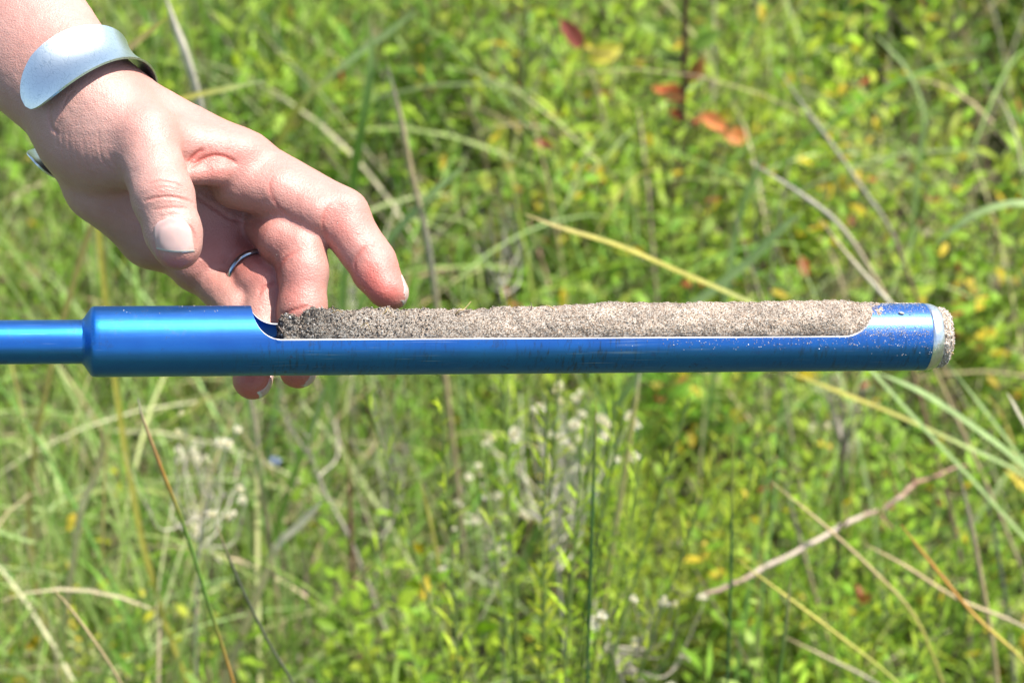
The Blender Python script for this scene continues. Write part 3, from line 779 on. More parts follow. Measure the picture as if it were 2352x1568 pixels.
def anodised():
    b = NB('blue_anodised_aluminium')
    co = b.coord()
    mp = b.n('Mapping'); mp.inputs['Scale'].default_value = (60, 900, 900); b.l(co, mp.inputs[0])
    n1 = b.noise(1.0, 3, 0.6, mp.outputs[0])
    n2 = b.noise(260, 5, 0.7)
    n3 = b.noise(45, 4, 0.65)
    dirt = b.ramp(n2.outputs[0], [(0.56, (0, 0, 0)), (0.70, (1, 1, 1))])
    dirt2 = b.ramp(n3.outputs[0], [(0.42, (0, 0, 0)), (0.68, (1, 1, 1))])
    base = b.mix(b.ramp(n3.outputs[0], [(0.35, (0, 0, 0)), (0.7, (1, 1, 1))]), (0.003, 0.122, 0.44), (0.005, 0.155, 0.50))
    f = b.math('MULTIPLY', dirt, dirt2)
    base = b.mix(b.math('MULTIPLY', f, 0.9), base, (0.015, 0.03, 0.055))
    m5 = b.n('Mapping'); m5.inputs['Scale'].default_value = (700, 170, 170); b.l(co, m5.inputs[0])
    n5 = b.noise(1.0, 4, 0.65, m5.outputs[0]); n6 = b.noise(16, 3, 0.6)
    sm = b.math('MULTIPLY', b.ramp(n5.outputs[0], [(0.52, (0, 0, 0)), (0.66, (1, 1, 1))]), b.ramp(n6.outputs[0], [(0.46, (0, 0, 0)), (0.64, (1, 1, 1))]))
    base = b.mix(b.math('MULTIPLY', sm, 0.7), base, (0.02, 0.045, 0.07))
    m7 = b.n('Mapping'); m7.inputs['Scale'].default_value = (45, 2200, 2200); m7.inputs['Rotation'].default_value = (0, 0, 0.05); b.l(co, m7.inputs[0])
    n7 = b.noise(1.0, 2, 0.5, m7.outputs[0]); n8 = b.noise(30, 3, 0.6)
    scr = b.math('MULTIPLY', b.ramp(n7.outputs[0], [(0.64, (0, 0, 0)), (0.72, (1, 1, 1))]), b.ramp(n8.outputs[0], [(0.5, (0, 0, 0)), (0.62, (1, 1, 1))]))
    base = b.mix(b.math('MULTIPLY', scr, 0.55), base, (0.30, 0.42, 0.62))
    b.l(base, b.b.inputs['Base Color'])
    tg = b.n('Tangent'); tg.direction_type = 'RADIAL'; tg.axis = 'X'
    b.set(Metallic=0.86, IOR=1.5, Anisotropic=0.3, Anisotropic_Rotation=0.25)
    b.l(tg.outputs[0], b.b.inputs['Tangent'])
    r = b.math('ADD', b.math('MULTIPLY', n1.outputs[0], 0.10), b.math('MULTIPLY', f, 0.25))
    r = b.math('ADD', r, 0.33)
    b.l(r, b.b.inputs['Roughness'])
    gl = b.n('BsdfAnisotropic'); gl.inputs['Color'].default_value = (0.85, 0.9, 1.0, 1); gl.inputs['Anisotropy'].default_value = 0.3; gl.inputs['Rotation'].default_value = 0.25
    b.l(r, gl.inputs['Roughness']); b.l(tg.outputs[0], gl.inputs['Tangent'])
    mx = b.n('MixShader'); mx.inputs[0].default_value = 0.03
    b.l(b.b.outputs[0], mx.inputs[1]); b.l(gl.outputs[0], mx.inputs[2]); b.l(mx.outputs[0], b.out.inputs['Surface'])
    b.bump(n1.outputs[0], 0.12, 0.0002)
    b.bump(n2.outputs[0], 0.06, 0.0003)
    b.l(b._bump, gl.inputs['Normal'])
    return b.m
def bare_metal(name, col=(0.78, 0.79, 0.8), rough=0.3):
    b = NB(name)
    mp = b.n('Mapping'); mp.inputs['Scale'].default_value = (1500, 120, 120); b.l(b.coord(), mp.inputs[0])
    n1 = b.noise(1.0, 3, 0.6, mp.outputs[0]); n2 = b.noise(500, 4, 0.7)
    b.l(b.mix(b.ramp(n2.outputs[0], [(0.45, (0, 0, 0)), (0.8, (1, 1, 1))]), col, tuple(c * 0.6 for c in col)), b.b.inputs['Base Color'])
    b.set(Metallic=1.0)
    b.l(b.math('ADD', b.math('MULTIPLY', n1.outputs[0], 0.2), rough - 0.1), b.b.inputs['Roughness'])
    b.bump(n1.outputs[0], 0.1, 0.0002)
    return b.m
M_BLUE = anodised()
M_EDGE = bare_metal('machined_bare_edge', (0.92, 0.92, 0.92), 0.45); M_EDGE.node_tree.nodes['Principled BSDF'].inputs['Metallic'].default_value = 0.55
M_TIP = bare_metal('steel_cutting_tip', (0.72, 0.74, 0.75), 0.36)

def probe_local(p):
    p = np.atleast_2d(np.asarray(p, float)).copy(); p[:, 0] -= S700
    return p / 1000
S700 = probe_s(700)
probe = empty('soil_probe', PBASE)
_rw = (PM @ FR).T
probe.matrix_world = Matrix(((*_rw[0], PBASE[0]), (*_rw[1], PBASE[1]), (*_rw[2], PBASE[2]), (0, 0, 0, 1)))
tag(probe, 'blue metal soil probe held level, open slot full of sandy soil', 'soil probe')
bpy.context.view_layer.update()

def probe_part(name, prof_or_vf, mat, n=128, is_vf=False):
    V, F = prof_or_vf if is_vf else lathe(prof_or_vf, n)
    return mesh_obj(name, probe_local(V), F, mat, probe)

s = probe_s
S_NECK = s(188); S_SH = s(214); S_TUBE_END = s(2119)
S_L0, S_L1 = s(575), s(641)
S_R1, S_R0 = s(1915), s(1996)
RI = 10.7
ROD = 7.62
probe_part('shaft', [(S_NECK - 330, 0), (S_NECK - 330, ROD - 0.6), (S_NECK - 329.4, ROD)] + [(S_NECK - 329 + k * 32.9, ROD) for k in range(0, 10)] + [(S_NECK - 0.2, ROD), (S_NECK + 1.0, ROD - 0.02), (S_NECK + 1.0, 0)], M_BLUE)
prof = [(S_NECK - 0.05, 0), (S_NECK - 0.05, ROD + 0.05), (S_NECK + 0.45, ROD + 0.35), (S_NECK + 1.0, ROD + 1.0), (S_NECK + 1.6, ROD + 2.0), (S_NECK + 2.6, PR - 1.25),
        (S_NECK + 3.1, PR - 0.55), (S_NECK + 3.7, PR - 0.15), (S_NECK + 4.5, PR)]
xs = np.linspace(S_NECK + 6, S_TUBE_END, 60)
prof += [(float(x), PR) for x in xs]
prof += [(S_TUBE_END, RI)] + [(float(x), RI) for x in np.linspace(S_TUBE_END - 4, s(560), 50)] + [(s(556), 8.0), (s(555), 0)]
V, F = lathe(prof, 160)
# slot cutter: flat floor with cutter-radius ends
TMIN = PR * math.cos(math.radians(75))
pts = []
R1 = S_L1 - S_L0; R2 = S_R0 - S_R1
for a in np.linspace(0, 1, 25):
    an = a * math.pi / 2
    pts.append((S_L1 - R1 * math.cos(an), TMIN + max(R1, 10.2) * (1 - math.sin(an))))
for a in np.linspace(0, 1, 25):
    an = a * math.pi / 2
    pts.append((S_R1 + R2 * math.sin(an), TMIN + max(R2, 10.2) * (1 - math.cos(an))))
pts += [(S_R0, 30), (S_L0, 30)]
nC = len(pts)
CV = [(x, -20, z) for x, z in pts] + [(x, 20, z) for x, z in pts]
CF = [list(range(nC))[::-1], [nC + k for k in range(nC)]] + [[k, (k + 1) % nC, nC + (k + 1) % nC, nC + k] for k in range(nC)]
tmpA = mesh_obj('tmp_a', V, F, M_BLUE); tmpB = mesh_obj('tmp_b', CV, CF, M_EDGE, smooth=False)
for o_ in (tmpA, tmpB):
    bm = bmesh.new(); bm.from_mesh(o_.data); bmesh.ops.recalc_face_normals(bm, faces=bm.faces); bm.to_mesh(o_.data); bm.free()
tmpA.data.materials.append(M_EDGE)
md = tmpA.modifiers.new('b', 'BOOLEAN'); md.operation = 'DIFFERENCE'; md.object = tmpB; md.solver = 'EXACT'
dg = bpy.context.evaluated_depsgraph_get()
me = bpy.data.meshes.new_from_object(tmpA.evaluated_get(dg))
co = np.empty(len(me.vertices) * 3); me.vertices.foreach_get('co', co); co = co.reshape(-1, 3)
def on_cut(c):
    x, y, z = c
    if x < S_L0 - 0.3 or x > S_R0 + 0.3: return False
    r = math.hypot(y, z)
    return (r < PR - 0.03 and r > RI + 0.03)
for p in me.polygons:
    p.use_smooth = True
    c = p.center
    p.material_index = 1 if (on_cut(c) and abs(p.normal.x) < 0.999 and p.normal.z > -0.2) else 0
    if p.material_index == 1: p.use_smooth = False
me.vertices.foreach_set('co', probe_local(co).astype(np.float32).ravel())
me.update()
me.name = 'sampling_tube'
try:
    me.set_sharp_from_angle(angle=math.radians(30))
except Exception as e:
    pass
tubeo = bpy.data.objects.new('sampling_tube', me); COL.objects.link(tubeo); tubeo.parent = probe
while len(me.materials) > 2: me.materials.pop()
bpy.data.objects.remove(tmpA); bpy.data.objects.remove(tmpB)
# cutting tip
e0 = S_TUBE_END + 0.06; e1 = s(2147)
L = e1 - e0
probe_part('cutting_tip', [(e0, 0), (e0, PR - 0.02), (e0 + L * 0.3, PR - 0.06), (e0 + L * 0.6, PR - 0.3), (e0 + L * 0.85, PR - 0.75), (e0 + L, PR - 1.2), (e0 + L + 0.5, PR - 1.7), (e0 + L + 0.5, RI - 1.2), (e0 + 1, RI - 1.2), (e0 + 1, 0)], M_TIP)

# ------------------------------------------------------------------ sand in the slot
def sand_mat():
    b = NB('sandy_soil')
    b.l(b.attr('Col').outputs['Color'], b.b.inputs['Base Color'])
    b.set(Roughness=0.75, Specular_IOR_Level=0.5)
    n = b.noise(3000, 2, 0.6)
    b.bump(n.outputs[0], 0.5, 0.0004)
    return b.m
M_SAND = sand_mat()
def grain_colors(n, dark=0.0, r=None):
    """mixed quartz sand: white, grey, tan, brown and dark grains; dark = share of humus"""
    pal = np.array([(0.56, 0.52, 0.47), (0.42, 0.37, 0.32), (0.40, 0.30, 0.22), (0.27, 0.20, 0.15), (0.055, 0.047, 0.04), (0.66, 0.64, 0.61)])
    dark = np.broadcast_to(np.asarray(dark, float), (n,))
    base = np.array([0.22, 0.24, 0.22, 0.15, 0.05, 0.12])
    hum = np.array([0.12, 0.14, 0.08, 0.14, 0.47, 0.05])
    P = base[None] * (1 - dark[:, None]) + hum[None] * dark[:, None]
    c = np.cumsum(P, 1); u = rng.random(n)[:, None] * c[:, -1:]
    k = (u > c).sum(1).clip(0, 5)
    return (pal[k] * (0.8 + 0.4 * rng.random((n, 1)))).clip(0, 1)
S_SA, S_SB = s(637), S_R0 + 3
def soil_top(x):
    """radius of the soil surface above the axis, towards the opening (fraction of PR)"""
    k = [(637, 0.35), (645, 0.62), (660, 0.70), (676, 0.66), (690, 0.60), (703, 0.80), (722, 0.86), (740, 0.78), (765, 0.87), (850, 0.86), (960, 0.84), (1050, 0.86), (1150, 0.88), (1250, 0.95), (1400, 1.03), (1550, 1.03), (1700, 1.02), (1800, 1.06), (1900, 1.09), (1960, 1.06), (1985, 1.02), (2020, 0.98)]
    return np.interp(x, [s(a) for a, _ in k], [b_ for _, b_ in k])
NX, NT = 640, 156
gx = np.linspace(S_SA, S_SB, NX)
gt = np.linspace(-math.radians(100), math.radians(100), NT)
X, T = np.meshgrid(gx, gt, indexing='ij')
top = soil_top(X) * PR
edge = (RI - 0.9)
# cross section: at the slot edges the soil meets the wall, in the middle it rises to the top profile
u = np.clip(np.abs(T) / math.radians(74), 0, 1)
rad = edge + (top - edge) * (1 - u ** 2.6)
lowmask = np.clip((0.80 - soil_top(X)) / 0.2, 0, 1)
P3 = np.stack([X, T * 10.0, rad], -1).reshape(-1, 3)
ns = fbm(P3 / np.array([6, 6, 6.0]), 3, 3).reshape(X.shape)
nm = fbm(P3 / np.array([1.8, 1.8, 1.8]), 3, 9).reshape(X.shape)
nf = vnoise(P3 / 0.45, 21).reshape(X.shape)
rough = 1.15 + 2.2 * np.exp(-((X - s(690)) / 11.0) ** 2)
rad = rad + (0.55 * ns + 0.40 * nm) * rough * (1 - 0.6 * u) + 0.16 * nf
# a shallow torn hollow in the middle of the core
hol = np.exp(-((X - s(2510 / 1.7415)) / 9) ** 2 - ((T + math.radians(-46)) / 0.13) ** 2)
rad -= 1.6 * hol * (0.6 + 0.8 * nm)
end = np.clip((X - S_SA) / 1.5, 0, 1) ** 0.5
rad = rad * (0.25 + 0.75 * end)
VY = rad * np.sin(T); VZ = rad * np.cos(T)
SV = np.stack([X, VY, VZ], -1).reshape(-1, 3)
ii = np.arange(NX - 1)[:, None] * NT + np.arange(NT - 1)[None]
SF = np.stack([ii, ii + NT, ii + NT + 1, ii + 1], -1).reshape(-1, 4)
def humus(x):
    k = [(637, 0.8), (660, 0.75), (690, 1.0), (740, 0.95), (780, 0.75), (850, 0.5), (1000, 0.36), (1200, 0.22), (1400, 0.14), (1900, 0.05), (2000, 0.04)]
    return np.interp(x, [s(a) for a, _ in k], [b_ for _, b_ in k])
hd = np.clip(humus(SV[:, 0]) + 0.25 * fbm(SV / 4.0, 3, 40), 0, 1)
SC = grain_colors(len(SV), hd) * 0.74
hs = humus(SV[:, 0])
patch = fbm(SV / np.array([14.0, 6.0, 6.0]), 3, 55)
tone = ((0.80 + 0.20 * fbm(SV / 5.0, 3, 50) + 0.16 * patch) * (1 - 0.5 * hs ** 1.5))[:, None] * (np.array([1.08, 0.99, 0.89]) * (1 - hs[:, None]) + np.array([0.95, 0.98, 0.95]) * hs[:, None])
soil = empty('soil_core', PBASE)
tag(soil, 'grey brown sandy soil core lying in the open slot of the blue probe', 'soil core')
mesh_obj('sand_body', probe_world(SV) - PBASE, SF, M_SAND, soil, cols=(SC * tone).clip(0, 1), smooth=True)

def scatter_grains(name, pts, size, cols, parent, base, kind='stuff', label=None):
    """tiny angular grains, one joined mesh"""
    n = len(pts)
    oc = np.array([(1, 0, 0), (-1, 0, 0), (0, 1, 0), (0, -1, 0), (0, 0, 1), (0, 0, -1)], float)
    fc = np.array([(0, 2, 4), (2, 1, 4), (1, 3, 4), (3, 0, 4), (2, 0, 5), (1, 2, 5), (3, 1, 5), (0, 3, 5)])
    q = rng.normal(size=(n, 4)); q /= np.linalg.norm(q, axis=1)[:, None]
    w, x, y, z = q.T
    Rm = np.stack([1 - 2 * (y * y + z * z), 2 * (x * y - z * w), 2 * (x * z + y * w), 2 * (x * y + z * w), 1 - 2 * (x * x + z * z), 2 * (y * z - x * w), 2 * (x * z - y * w), 2 * (y * z + x * w), 1 - 2 * (x * x + y * y)], -1).reshape(n, 3, 3)
    sc = size[:, None] * (0.65 + 0.7 * rng.random((n, 3)))
    V = np.einsum('nij,kj->nki', Rm * sc[:, None, :], oc) + pts[:, None, :]
    F = (fc[None] + (np.arange(n) * 6)[:, None, None]).reshape(-1, 3)
    o = mesh_obj(name, probe_world(V.reshape(-1, 3)) - base, F, M_SAND, parent, smooth=False, cols=np.repeat(cols, 6, 0))
    o['kind'] = kind
    if label: o['label'] = label
    return o
# grains over the surface
n = 48000
ix = rng.integers(0, NX - 4, n); it = rng.integers(27, NT - 27, n)
gp = SV.reshape(NX, NT, 3)[ix, it] + rng.normal(scale=0.12, size=(n, 3))
gr = np.abs(rng.normal(0.155, 0.055, n)).clip(0.07, 0.36)
scatter_grains('sand_grains', gp, gr, grain_colors(n, np.clip(humus(gp[:, 0]) + 0.2 * fbm(gp / 4.0, 2, 41), 0, 1)) * 0.78 * (1 + 0.2 * fbm(gp / np.array([14.0, 6.0, 6.0]), 3, 55))[:, None] * (1 - 0.4 * humus(gp[:, 0])[:, None] ** 1.5) * np.array([1.06, 0.99, 0.90]), soil, PBASE)
n = 2800
ix = (rng.random(n) ** 2.2 * NX * 0.24).astype(int) + 2; it = rng.integers(27, NT - 27, n)
gp = SV.reshape(NX, NT, 3)[ix, it] + rng.normal(scale=0.3, size=(n, 3))
scatter_grains('soil_crumbs', gp, np.abs(rng.normal(0.26, 0.14, n)).clip(0.10, 0.8), grain_colors(n, 0.95) * 0.55, soil, PBASE)
# plug of sand out of the cutting tip
e1 = s(2146); e2 = s(2174)
NP, NA = 60, 150
prof_x = []; prof_r = []
for k in range(NP):
    t = k / (NP - 1)
    if t < 0.5:
        tt = t / 0.5; prof_x.append(e1 - 0.9 + (e2 - e1 + 0.4) * tt); prof_r.append(PR - 1.5 - 0.3 * tt - 1.1 * tt ** 5)
    else:
        tt = (t - 0.5) / 0.5; prof_x.append(e2 - 0.5 + 0.5 * math.sin(tt * 1.57)); prof_r.append((PR - 2.9) * (1 - tt) + 0.01)
px_, pr_ = np.array(prof_x), np.array(prof_r)
ang = np.linspace(0, 2 * math.pi, NA, endpoint=False)
PX_, A_ = np.meshgrid(px_, ang, indexing='ij'); RR_ = np.repeat(pr_[:, None], NA, 1)
PV = np.stack([PX_, RR_ * np.cos(A_), RR_ * np.sin(A_)], -1).reshape(-1, 3)
nn = fbm(PV / 1.6, 3, 77) * 0.45 + fbm(PV / 5.0, 2, 78) * 0.35
nrm = np.stack([np.zeros_like(A_) + 0.3, np.cos(A_), np.sin(A_)], -1).reshape(-1, 3)
PV = PV + nrm * nn[:, None]
ii = np.arange(NP - 1)[:, None] * NA; kk = np.arange(NA)[None]; k2 = (kk + 1) % NA
PF = np.stack([ii + kk, ii + k2, ii + NA + k2, ii + NA + kk], -1).reshape(-1, 4)
plug = mesh_obj('sand_plug', probe_world(PV) - PBASE, PF, M_SAND, soil, cols=(grain_colors(len(PV), 0.05) * np.array([1.02, 0.95, 0.86])).clip(0, 1))
m2 = 5200
k = rng.integers(0, len(PV) - NA * 6, m2)
scatter_grains('sand_grains', PV[k] + rng.normal(scale=0.18, size=(m2, 3)), np.abs(rng.normal(0.2, 0.07, m2)).clip(0.09, 0.4), grain_colors(m2, 0.06), soil, PBASE)
# loose grains stuck on the blue tube
def on_tube(px_lo, px_hi, a_lo, a_hi, n, seedp=1.0):
    x = s(px_lo) + (s(px_hi) - s(px_lo)) * rng.random(n) ** seedp
    a = math.radians(a_lo) + math.radians(a_hi - a_lo) * rng.random(n)
    return x, a
pts = []
def add_on(px0, px1, a0, a1, n, pw=1.0):
    # angle measured from the viewing side, upwards
    x, a = on_tube(px0, px1, a0, a1, n, pw)
    al = math.radians(75) - a
    y = -np.sin(al) * 0 + 0
    wv = np.stack([np.zeros(n), np.sin(a), np.cos(a)], -1)
    wv = wv - (wv @ PD)[:, None] * PD; wv /= np.linalg.norm(wv, axis=1)[:, None]
    loc = wv @ PM.T
    p = loc * (PR + 0.06); p[:, 0] = x
    pts.append(p)
add_on(1950, 2110, 2, 20, 520); add_on(1990, 2112, 26, 95, 520); add_on(1935, 2112, -18, 4, 130)
add_on(1500, 1950, -14, 2, 170, 0.7); add_on(1250, 1950, -20, 2, 90, 0.6); add_on(2000, 2112, 78, 112, 420); add_on(1980, 2112, -35, 20, 60)
add_on(2112, 2146, -30, 60, 90); add_on(230, 575, 50, 90, 26); add_on(1990, 2040, 10, 100, 160)
gp = np.vstack(pts); n = len(gp)
stuck = empty('loose_sand', PBASE); tag(stuck, 'loose pale sand grains stuck to the blue tube near its tip', 'sand', kind='stuff')
scatter_grains('sand_grains', gp, np.abs(rng.normal(0.125, 0.045, n)).clip(0.05, 0.28), grain_colors(n, 0.12) * 1.15, stuck, PBASE)

# rootlets standing out of the core
def root(px, py, pts_px, rad, col, w=None):
    w = w if w is not None else -(px - 1176) * 0.0288 + 6
    P = np.array([Q(a, b_, w + dw) for a, b_, dw in pts_px])
    P = to_world(spline(P, 14))
    V, F = tube_mesh(P - PBASE, np.linspace(rad, rad * 0.45, 14) / 1000, 5)
    return mesh_obj('rootlet', V, F, col, soil)
def plain(name, col, rough=0.7):
    b = NB(name); n = b.noise(900, 3, 0.6)
    b.l(b.mix(n.outputs[0], tuple(c * 0.7 for c in col), tuple(min(1, c * 1.25) for c in col)), b.b.inputs['Base Color'])
    b.set(Roughness=rough); return b.m
M_ROOT = plain('pale_root', (0.42, 0.30, 0.13)); M_ROOTD = plain('dark_root', (0.10, 0.07, 0.05))
root(1060, 715, [(1046, 722, 0), (1056, 712, 2), (1066, 710, 0), (1082, 692, -1)], 0.28, M_ROOT)
root(1215, 705, [(1219, 712, 0), (1221, 704, 1), (1219, 694, 0)], 0.22, M_ROOTD)
root(890, 715, [(875, 724, 0), (886, 716, 1), (889, 706, 0), (894, 714, 2), (900, 720, 1)], 0.2, M_ROOT)
root(770, 710, [(758, 722, 0), (766, 714, 1), (763, 706, 2)], 0.2, M_ROOT)
root(775, 712, [(764, 720, 0), (775, 712, 1), (783, 716, 0), (790, 712, 0)], 0.18, M_ROOT)
root(1264, 705, [(1258, 702, 2), (1268, 706, 3), (1274, 712, 3)], 0.22, M_ROOT)
root(925, 715, [(930, 722, 0), (932, 716, 1), (938, 718, 1)], 0.18, M_ROOT)
root(2185, 810, [(2168, 805, 0), (2178, 806, 1), (2190, 812, 1), (2184, 818, 0)], 0.3, M_ROOT, w=-26)
root(2010, 748, [(1985, 747, 11), (2000, 746, 12), (2012, 750, 12)], 0.22, M_ROOTD, w=-24)
root(700, 740, [(690, 742, 6), (700, 725, 8), (712, 715, 8)], 0.3, M_ROOTD)
root(648, 760, [(640, 750, 8), (648, 762, 9), (652, 772, 8)], 0.3, M_ROOTD)
root(840, 745, [(828, 750, 8), (842, 742, 9), (850, 755, 9)], 0.16, M_ROOT)

# small seed-like pebble on the tube, with its own shadow
bm = bmesh.new(); bmesh.ops.create_icosphere(bm, subdivisions=3, radius=1)
pv = np.array([v.co[:] for v in bm.verts]); pf = [[v.index for v in f.verts] for f in bm.faces]; bm.free()
pv = pv * np.array([1.1, 0.55, 0.5]) + 0.06 * fbm(pv * 1.5, 2, 5)[:, None] * pv
a = math.radians(42); wv = np.array([0, math.sin(a), math.cos(a)]); wv -= PD * (wv @ PD); wv /= np.linalg.norm(wv)
pc = PA + PD * s(2052) + wv * (PR + 0.42)
e3 = np.cross(wv, PD)
pvw = pc + pv[:, :1] * (PD * 0.97 - e3 * 0.24) + pv[:, 1:2] * (e3 * 0.97 + PD * 0.24) + pv[:, 2:3] * wv
pb = to_world(pc)[0]
o = mesh_obj('pebble', to_world(pvw), pf, plain('grey_pebble', (0.30, 0.31, 0.29), 0.6), loc=pb)
tag(o, 'tiny oval grey pebble on the blue tube beside the silver tip', 'pebble')


# ------------------------------------------------------------------ hand and forearm (one continuous body)
VOX = 0.95
G0 = np.array([-256.0, -32.0, -100.0]); G1 = np.array([-22.0, 188.0, 40.0])
GN = ((G1 - G0) / VOX).astype(int) + 1
FIELD = np.full(GN, 20.0, np.float32)
gax = [G0[k] + VOX * np.arange(GN[k]) for k in range(3)]

def _local(lo, hi, pad):
    i0 = np.maximum(((lo - pad - G0) / VOX).astype(int), 0)
    i1 = np.minimum(((hi + pad - G0) / VOX).astype(int) + 2, GN)
    if np.any(i1 <= i0): return None
    sl = tuple(slice(a, b) for a, b in zip(i0, i1))
    g = np.meshgrid(*[gax[k][sl[k]].astype(np.float32) for k in range(3)], indexing='ij')
    return sl, g

def smin(a, b, k):
    h = np.clip(0.5 + 0.5 * (b - a) / k, 0, 1)
    return b * (1 - h) + a * h - k * h * (1 - h)

def d_cone(g, a, b, ra, rb, squash=None):
    """round cone with linearly varying radius; squash=(dir, factor) flattens along dir"""
    ax, ay, az = (g[0] - a[0], g[1] - a[1], g[2] - a[2])
    ba = b - a; L2 = ba @ ba + 1e-9
    if squash is not None:
        dvec, f = squash
        dvec = np.asarray(dvec, float); dvec = dvec - ba * (dvec @ ba) / L2; dvec /= np.linalg.norm(dvec)
        q = ax * dvec[0] + ay * dvec[1] + az * dvec[2]
        m = (1.0 / f - 1.0) * q
        ax, ay, az = ax + m * dvec[0], ay + m * dvec[1], az + m * dvec[2]
    t = np.clip((ax * ba[0] + ay * ba[1] + az * ba[2]) / L2, 0, 1)
    dx, dy, dz = ax - t * ba[0], ay - t * ba[1], az - t * ba[2]
    d = np.sqrt(dx * dx + dy * dy + dz * dz) - (ra + (rb - ra) * t)
    return d

def add_cone(F, a, b, ra, rb, k=4.0, squash=None, pad=None):
    a = np.asarray(a, float); b = np.asarray(b, float)
    R = max(ra, rb); pad = pad or (R + 2.2 * k + 6)
    r = _local(np.minimum(a, b), np.maximum(a, b), pad)
    if r is None: return
    sl, g = r
    F[sl] = smin(F[sl], d_cone(g, a, b, ra, rb, squash).astype(np.float32), k)

def cut_cone(F, a, b, ra, rb, k=2.0):
    a = np.asarray(a, float); b = np.asarray(b, float)
    r = _local(np.minimum(a, b), np.maximum(a, b), max(ra, rb) + 2 * k + 4)
    if r is None: return
    sl, g = r
    F[sl] = -smin(-F[sl], d_cone(g, a, b, ra, rb).astype(np.float32), k)

# joints in photo units + depth (mm towards the viewer)
J = {
 'elbow': (-150, -150, -65), 'wrist': (205, 245, -15),
 'imc0': (290, 246, -20), 'imcp': (560, 375, -26),
 'mmc0': (255, 275, -26), 'mmcp': (585, 478, -48),
 'rmc0': (232, 310, -28), 'rmcp': (535, 572, -48),
 'pmc0': (205, 340, -28), 'pmcp': (455, 604, -42),
 'tcmc': (225, 262, -12), 'tmcp': (332, 318, -2), 'tip_': (374, 452, 12), 'ttip': (407, 566, 16),
 'ipip': (786, 492, -18), 'idip': (858, 604, -15), 'itip': (901, 674, -10),
 'mpip': (690, 572, -15), 'mdip': (694, 712, -9), 'mtip': (684, 848, -12),
 'rpip': (618, 656, -22), 'rdip': (598, 765, -14), 'rtip': (579, 872, -10),
 'ppip': (545, 708, -22), 'pdip': (550, 780, -16), 'ptip': (550, 812, -15),
}
J = {k: Q(*v) for k, v in J.items()}
def lerp(a, b, t): return a + (b - a) * t
def off(p, px=0, py=0, w=0): return p + np.array([px * PXMM, -py * PXMM, w])

HANDF = FIELD
# forearm: radius + ulna side
ax_ = J['wrist'] - J['elbow']; ax_ /= np.linalg.norm(ax_)
sd = np.array([0.73, 0.68, 0.0]); sd -= ax_ * (sd @ ax_); sd /= np.linalg.norm(sd)
for sgn, r0, r1, dd0, dd1 in ((1, 24, 14.6, 10, 5.6), (-1, 24, 15.0, 11, 7.0), (0, 28, 16.5, 0, 0)):
    add_cone(HANDF, J['elbow'] + sd * sgn * dd0, J['wrist'] + sd * sgn * dd1, r0, r1, 6)
# palm: metacarpals
add_cone(HANDF, J['imc0'], J['imcp'], 12.6, 11.0, 8)
add_cone(HANDF, J['mmc0'], J['mmcp'], 13.0, 10.5, 8)
add_cone(HANDF, J['rmc0'], J['rmcp'], 13.0, 10.0, 8)
add_cone(HANDF, J['pmc0'], J['pmcp'], 12.5, 9.5, 8)
add_cone(HANDF, J['wrist'], lerp(J['wrist'], J['mmcp'], 0.5), 17, 13, 8)
# hypothenar pad along the lower edge, running back into the wrist
add_cone(HANDF, Q(184, 330, -18), Q(230, 430, -26), 13.0, 11.6, 8)
add_cone(HANDF, Q(230, 430, -26), Q(350, 540, -38), 11.8, 12.0, 6)
add_cone(HANDF, Q(350, 540, -38), Q(402, 562, -41), 11.5, 10.5, 4)
# distal palm pads under ring and little finger, hollow of the hand
add_cone(HANDF, Q(456, 606, -36), Q(506, 582, -36), 11.0, 9.8, 3.5)
add_cone(HANDF, Q(400, 470, -36), Q(520, 500, -40), 12, 11, 6)
add_cone(HANDF, Q(420, 540, -38), Q(520, 540, -42), 11, 10.5, 5)
# thenar
add_cone(HANDF, J['tcmc'], J['tmcp'], 15.5, 12.4, 8)
add_cone(HANDF, Q(215, 335, -14), Q(315, 372, -4), 14.0, 10.5, 7)
add_cone(HANDF, Q(180, 298, -15), Q(232, 330, -11), 13.5, 14.0, 8)
# first web: body and the soft fold on its edge
add_cone(HANDF, Q(352, 318, -8), Q(540, 362, -20), 8.5, 10.0, 6)
add_cone(HANDF, Q(420, 402, -6), Q(500, 397, -11), 4.0, 4.2, 3.0)
add_cone(HANDF, Q(500, 397, -11), Q(556, 388, -16), 4.2, 4.0, 3.0)
cut_cone(HANDF, Q(430, 380, 4), Q(465, 352, 0), 1.6, 1.2, 1.6)
cut_cone(HANDF, Q(465, 352, 0), Q(540, 372, -9), 1.2, 0.8, 1.6)
# pad at the root of the index finger
add_cone(HANDF, Q(545, 418, -21), Q(640, 444, -18), 10.2, 9.6, 2.4)

# digits are grown apart and joined to the palm with a small blend so they stay separate
def digit(parts, k=2.6, kj=3.5):
    F = np.full(GN, 20.0, np.float32)
    for a, b, ra, rb in parts:
        add_cone(F, a, b, ra, rb, k)
    global HANDF
    m = F < 14
    HANDF[m] = smin(HANDF[m], F[m], kj)

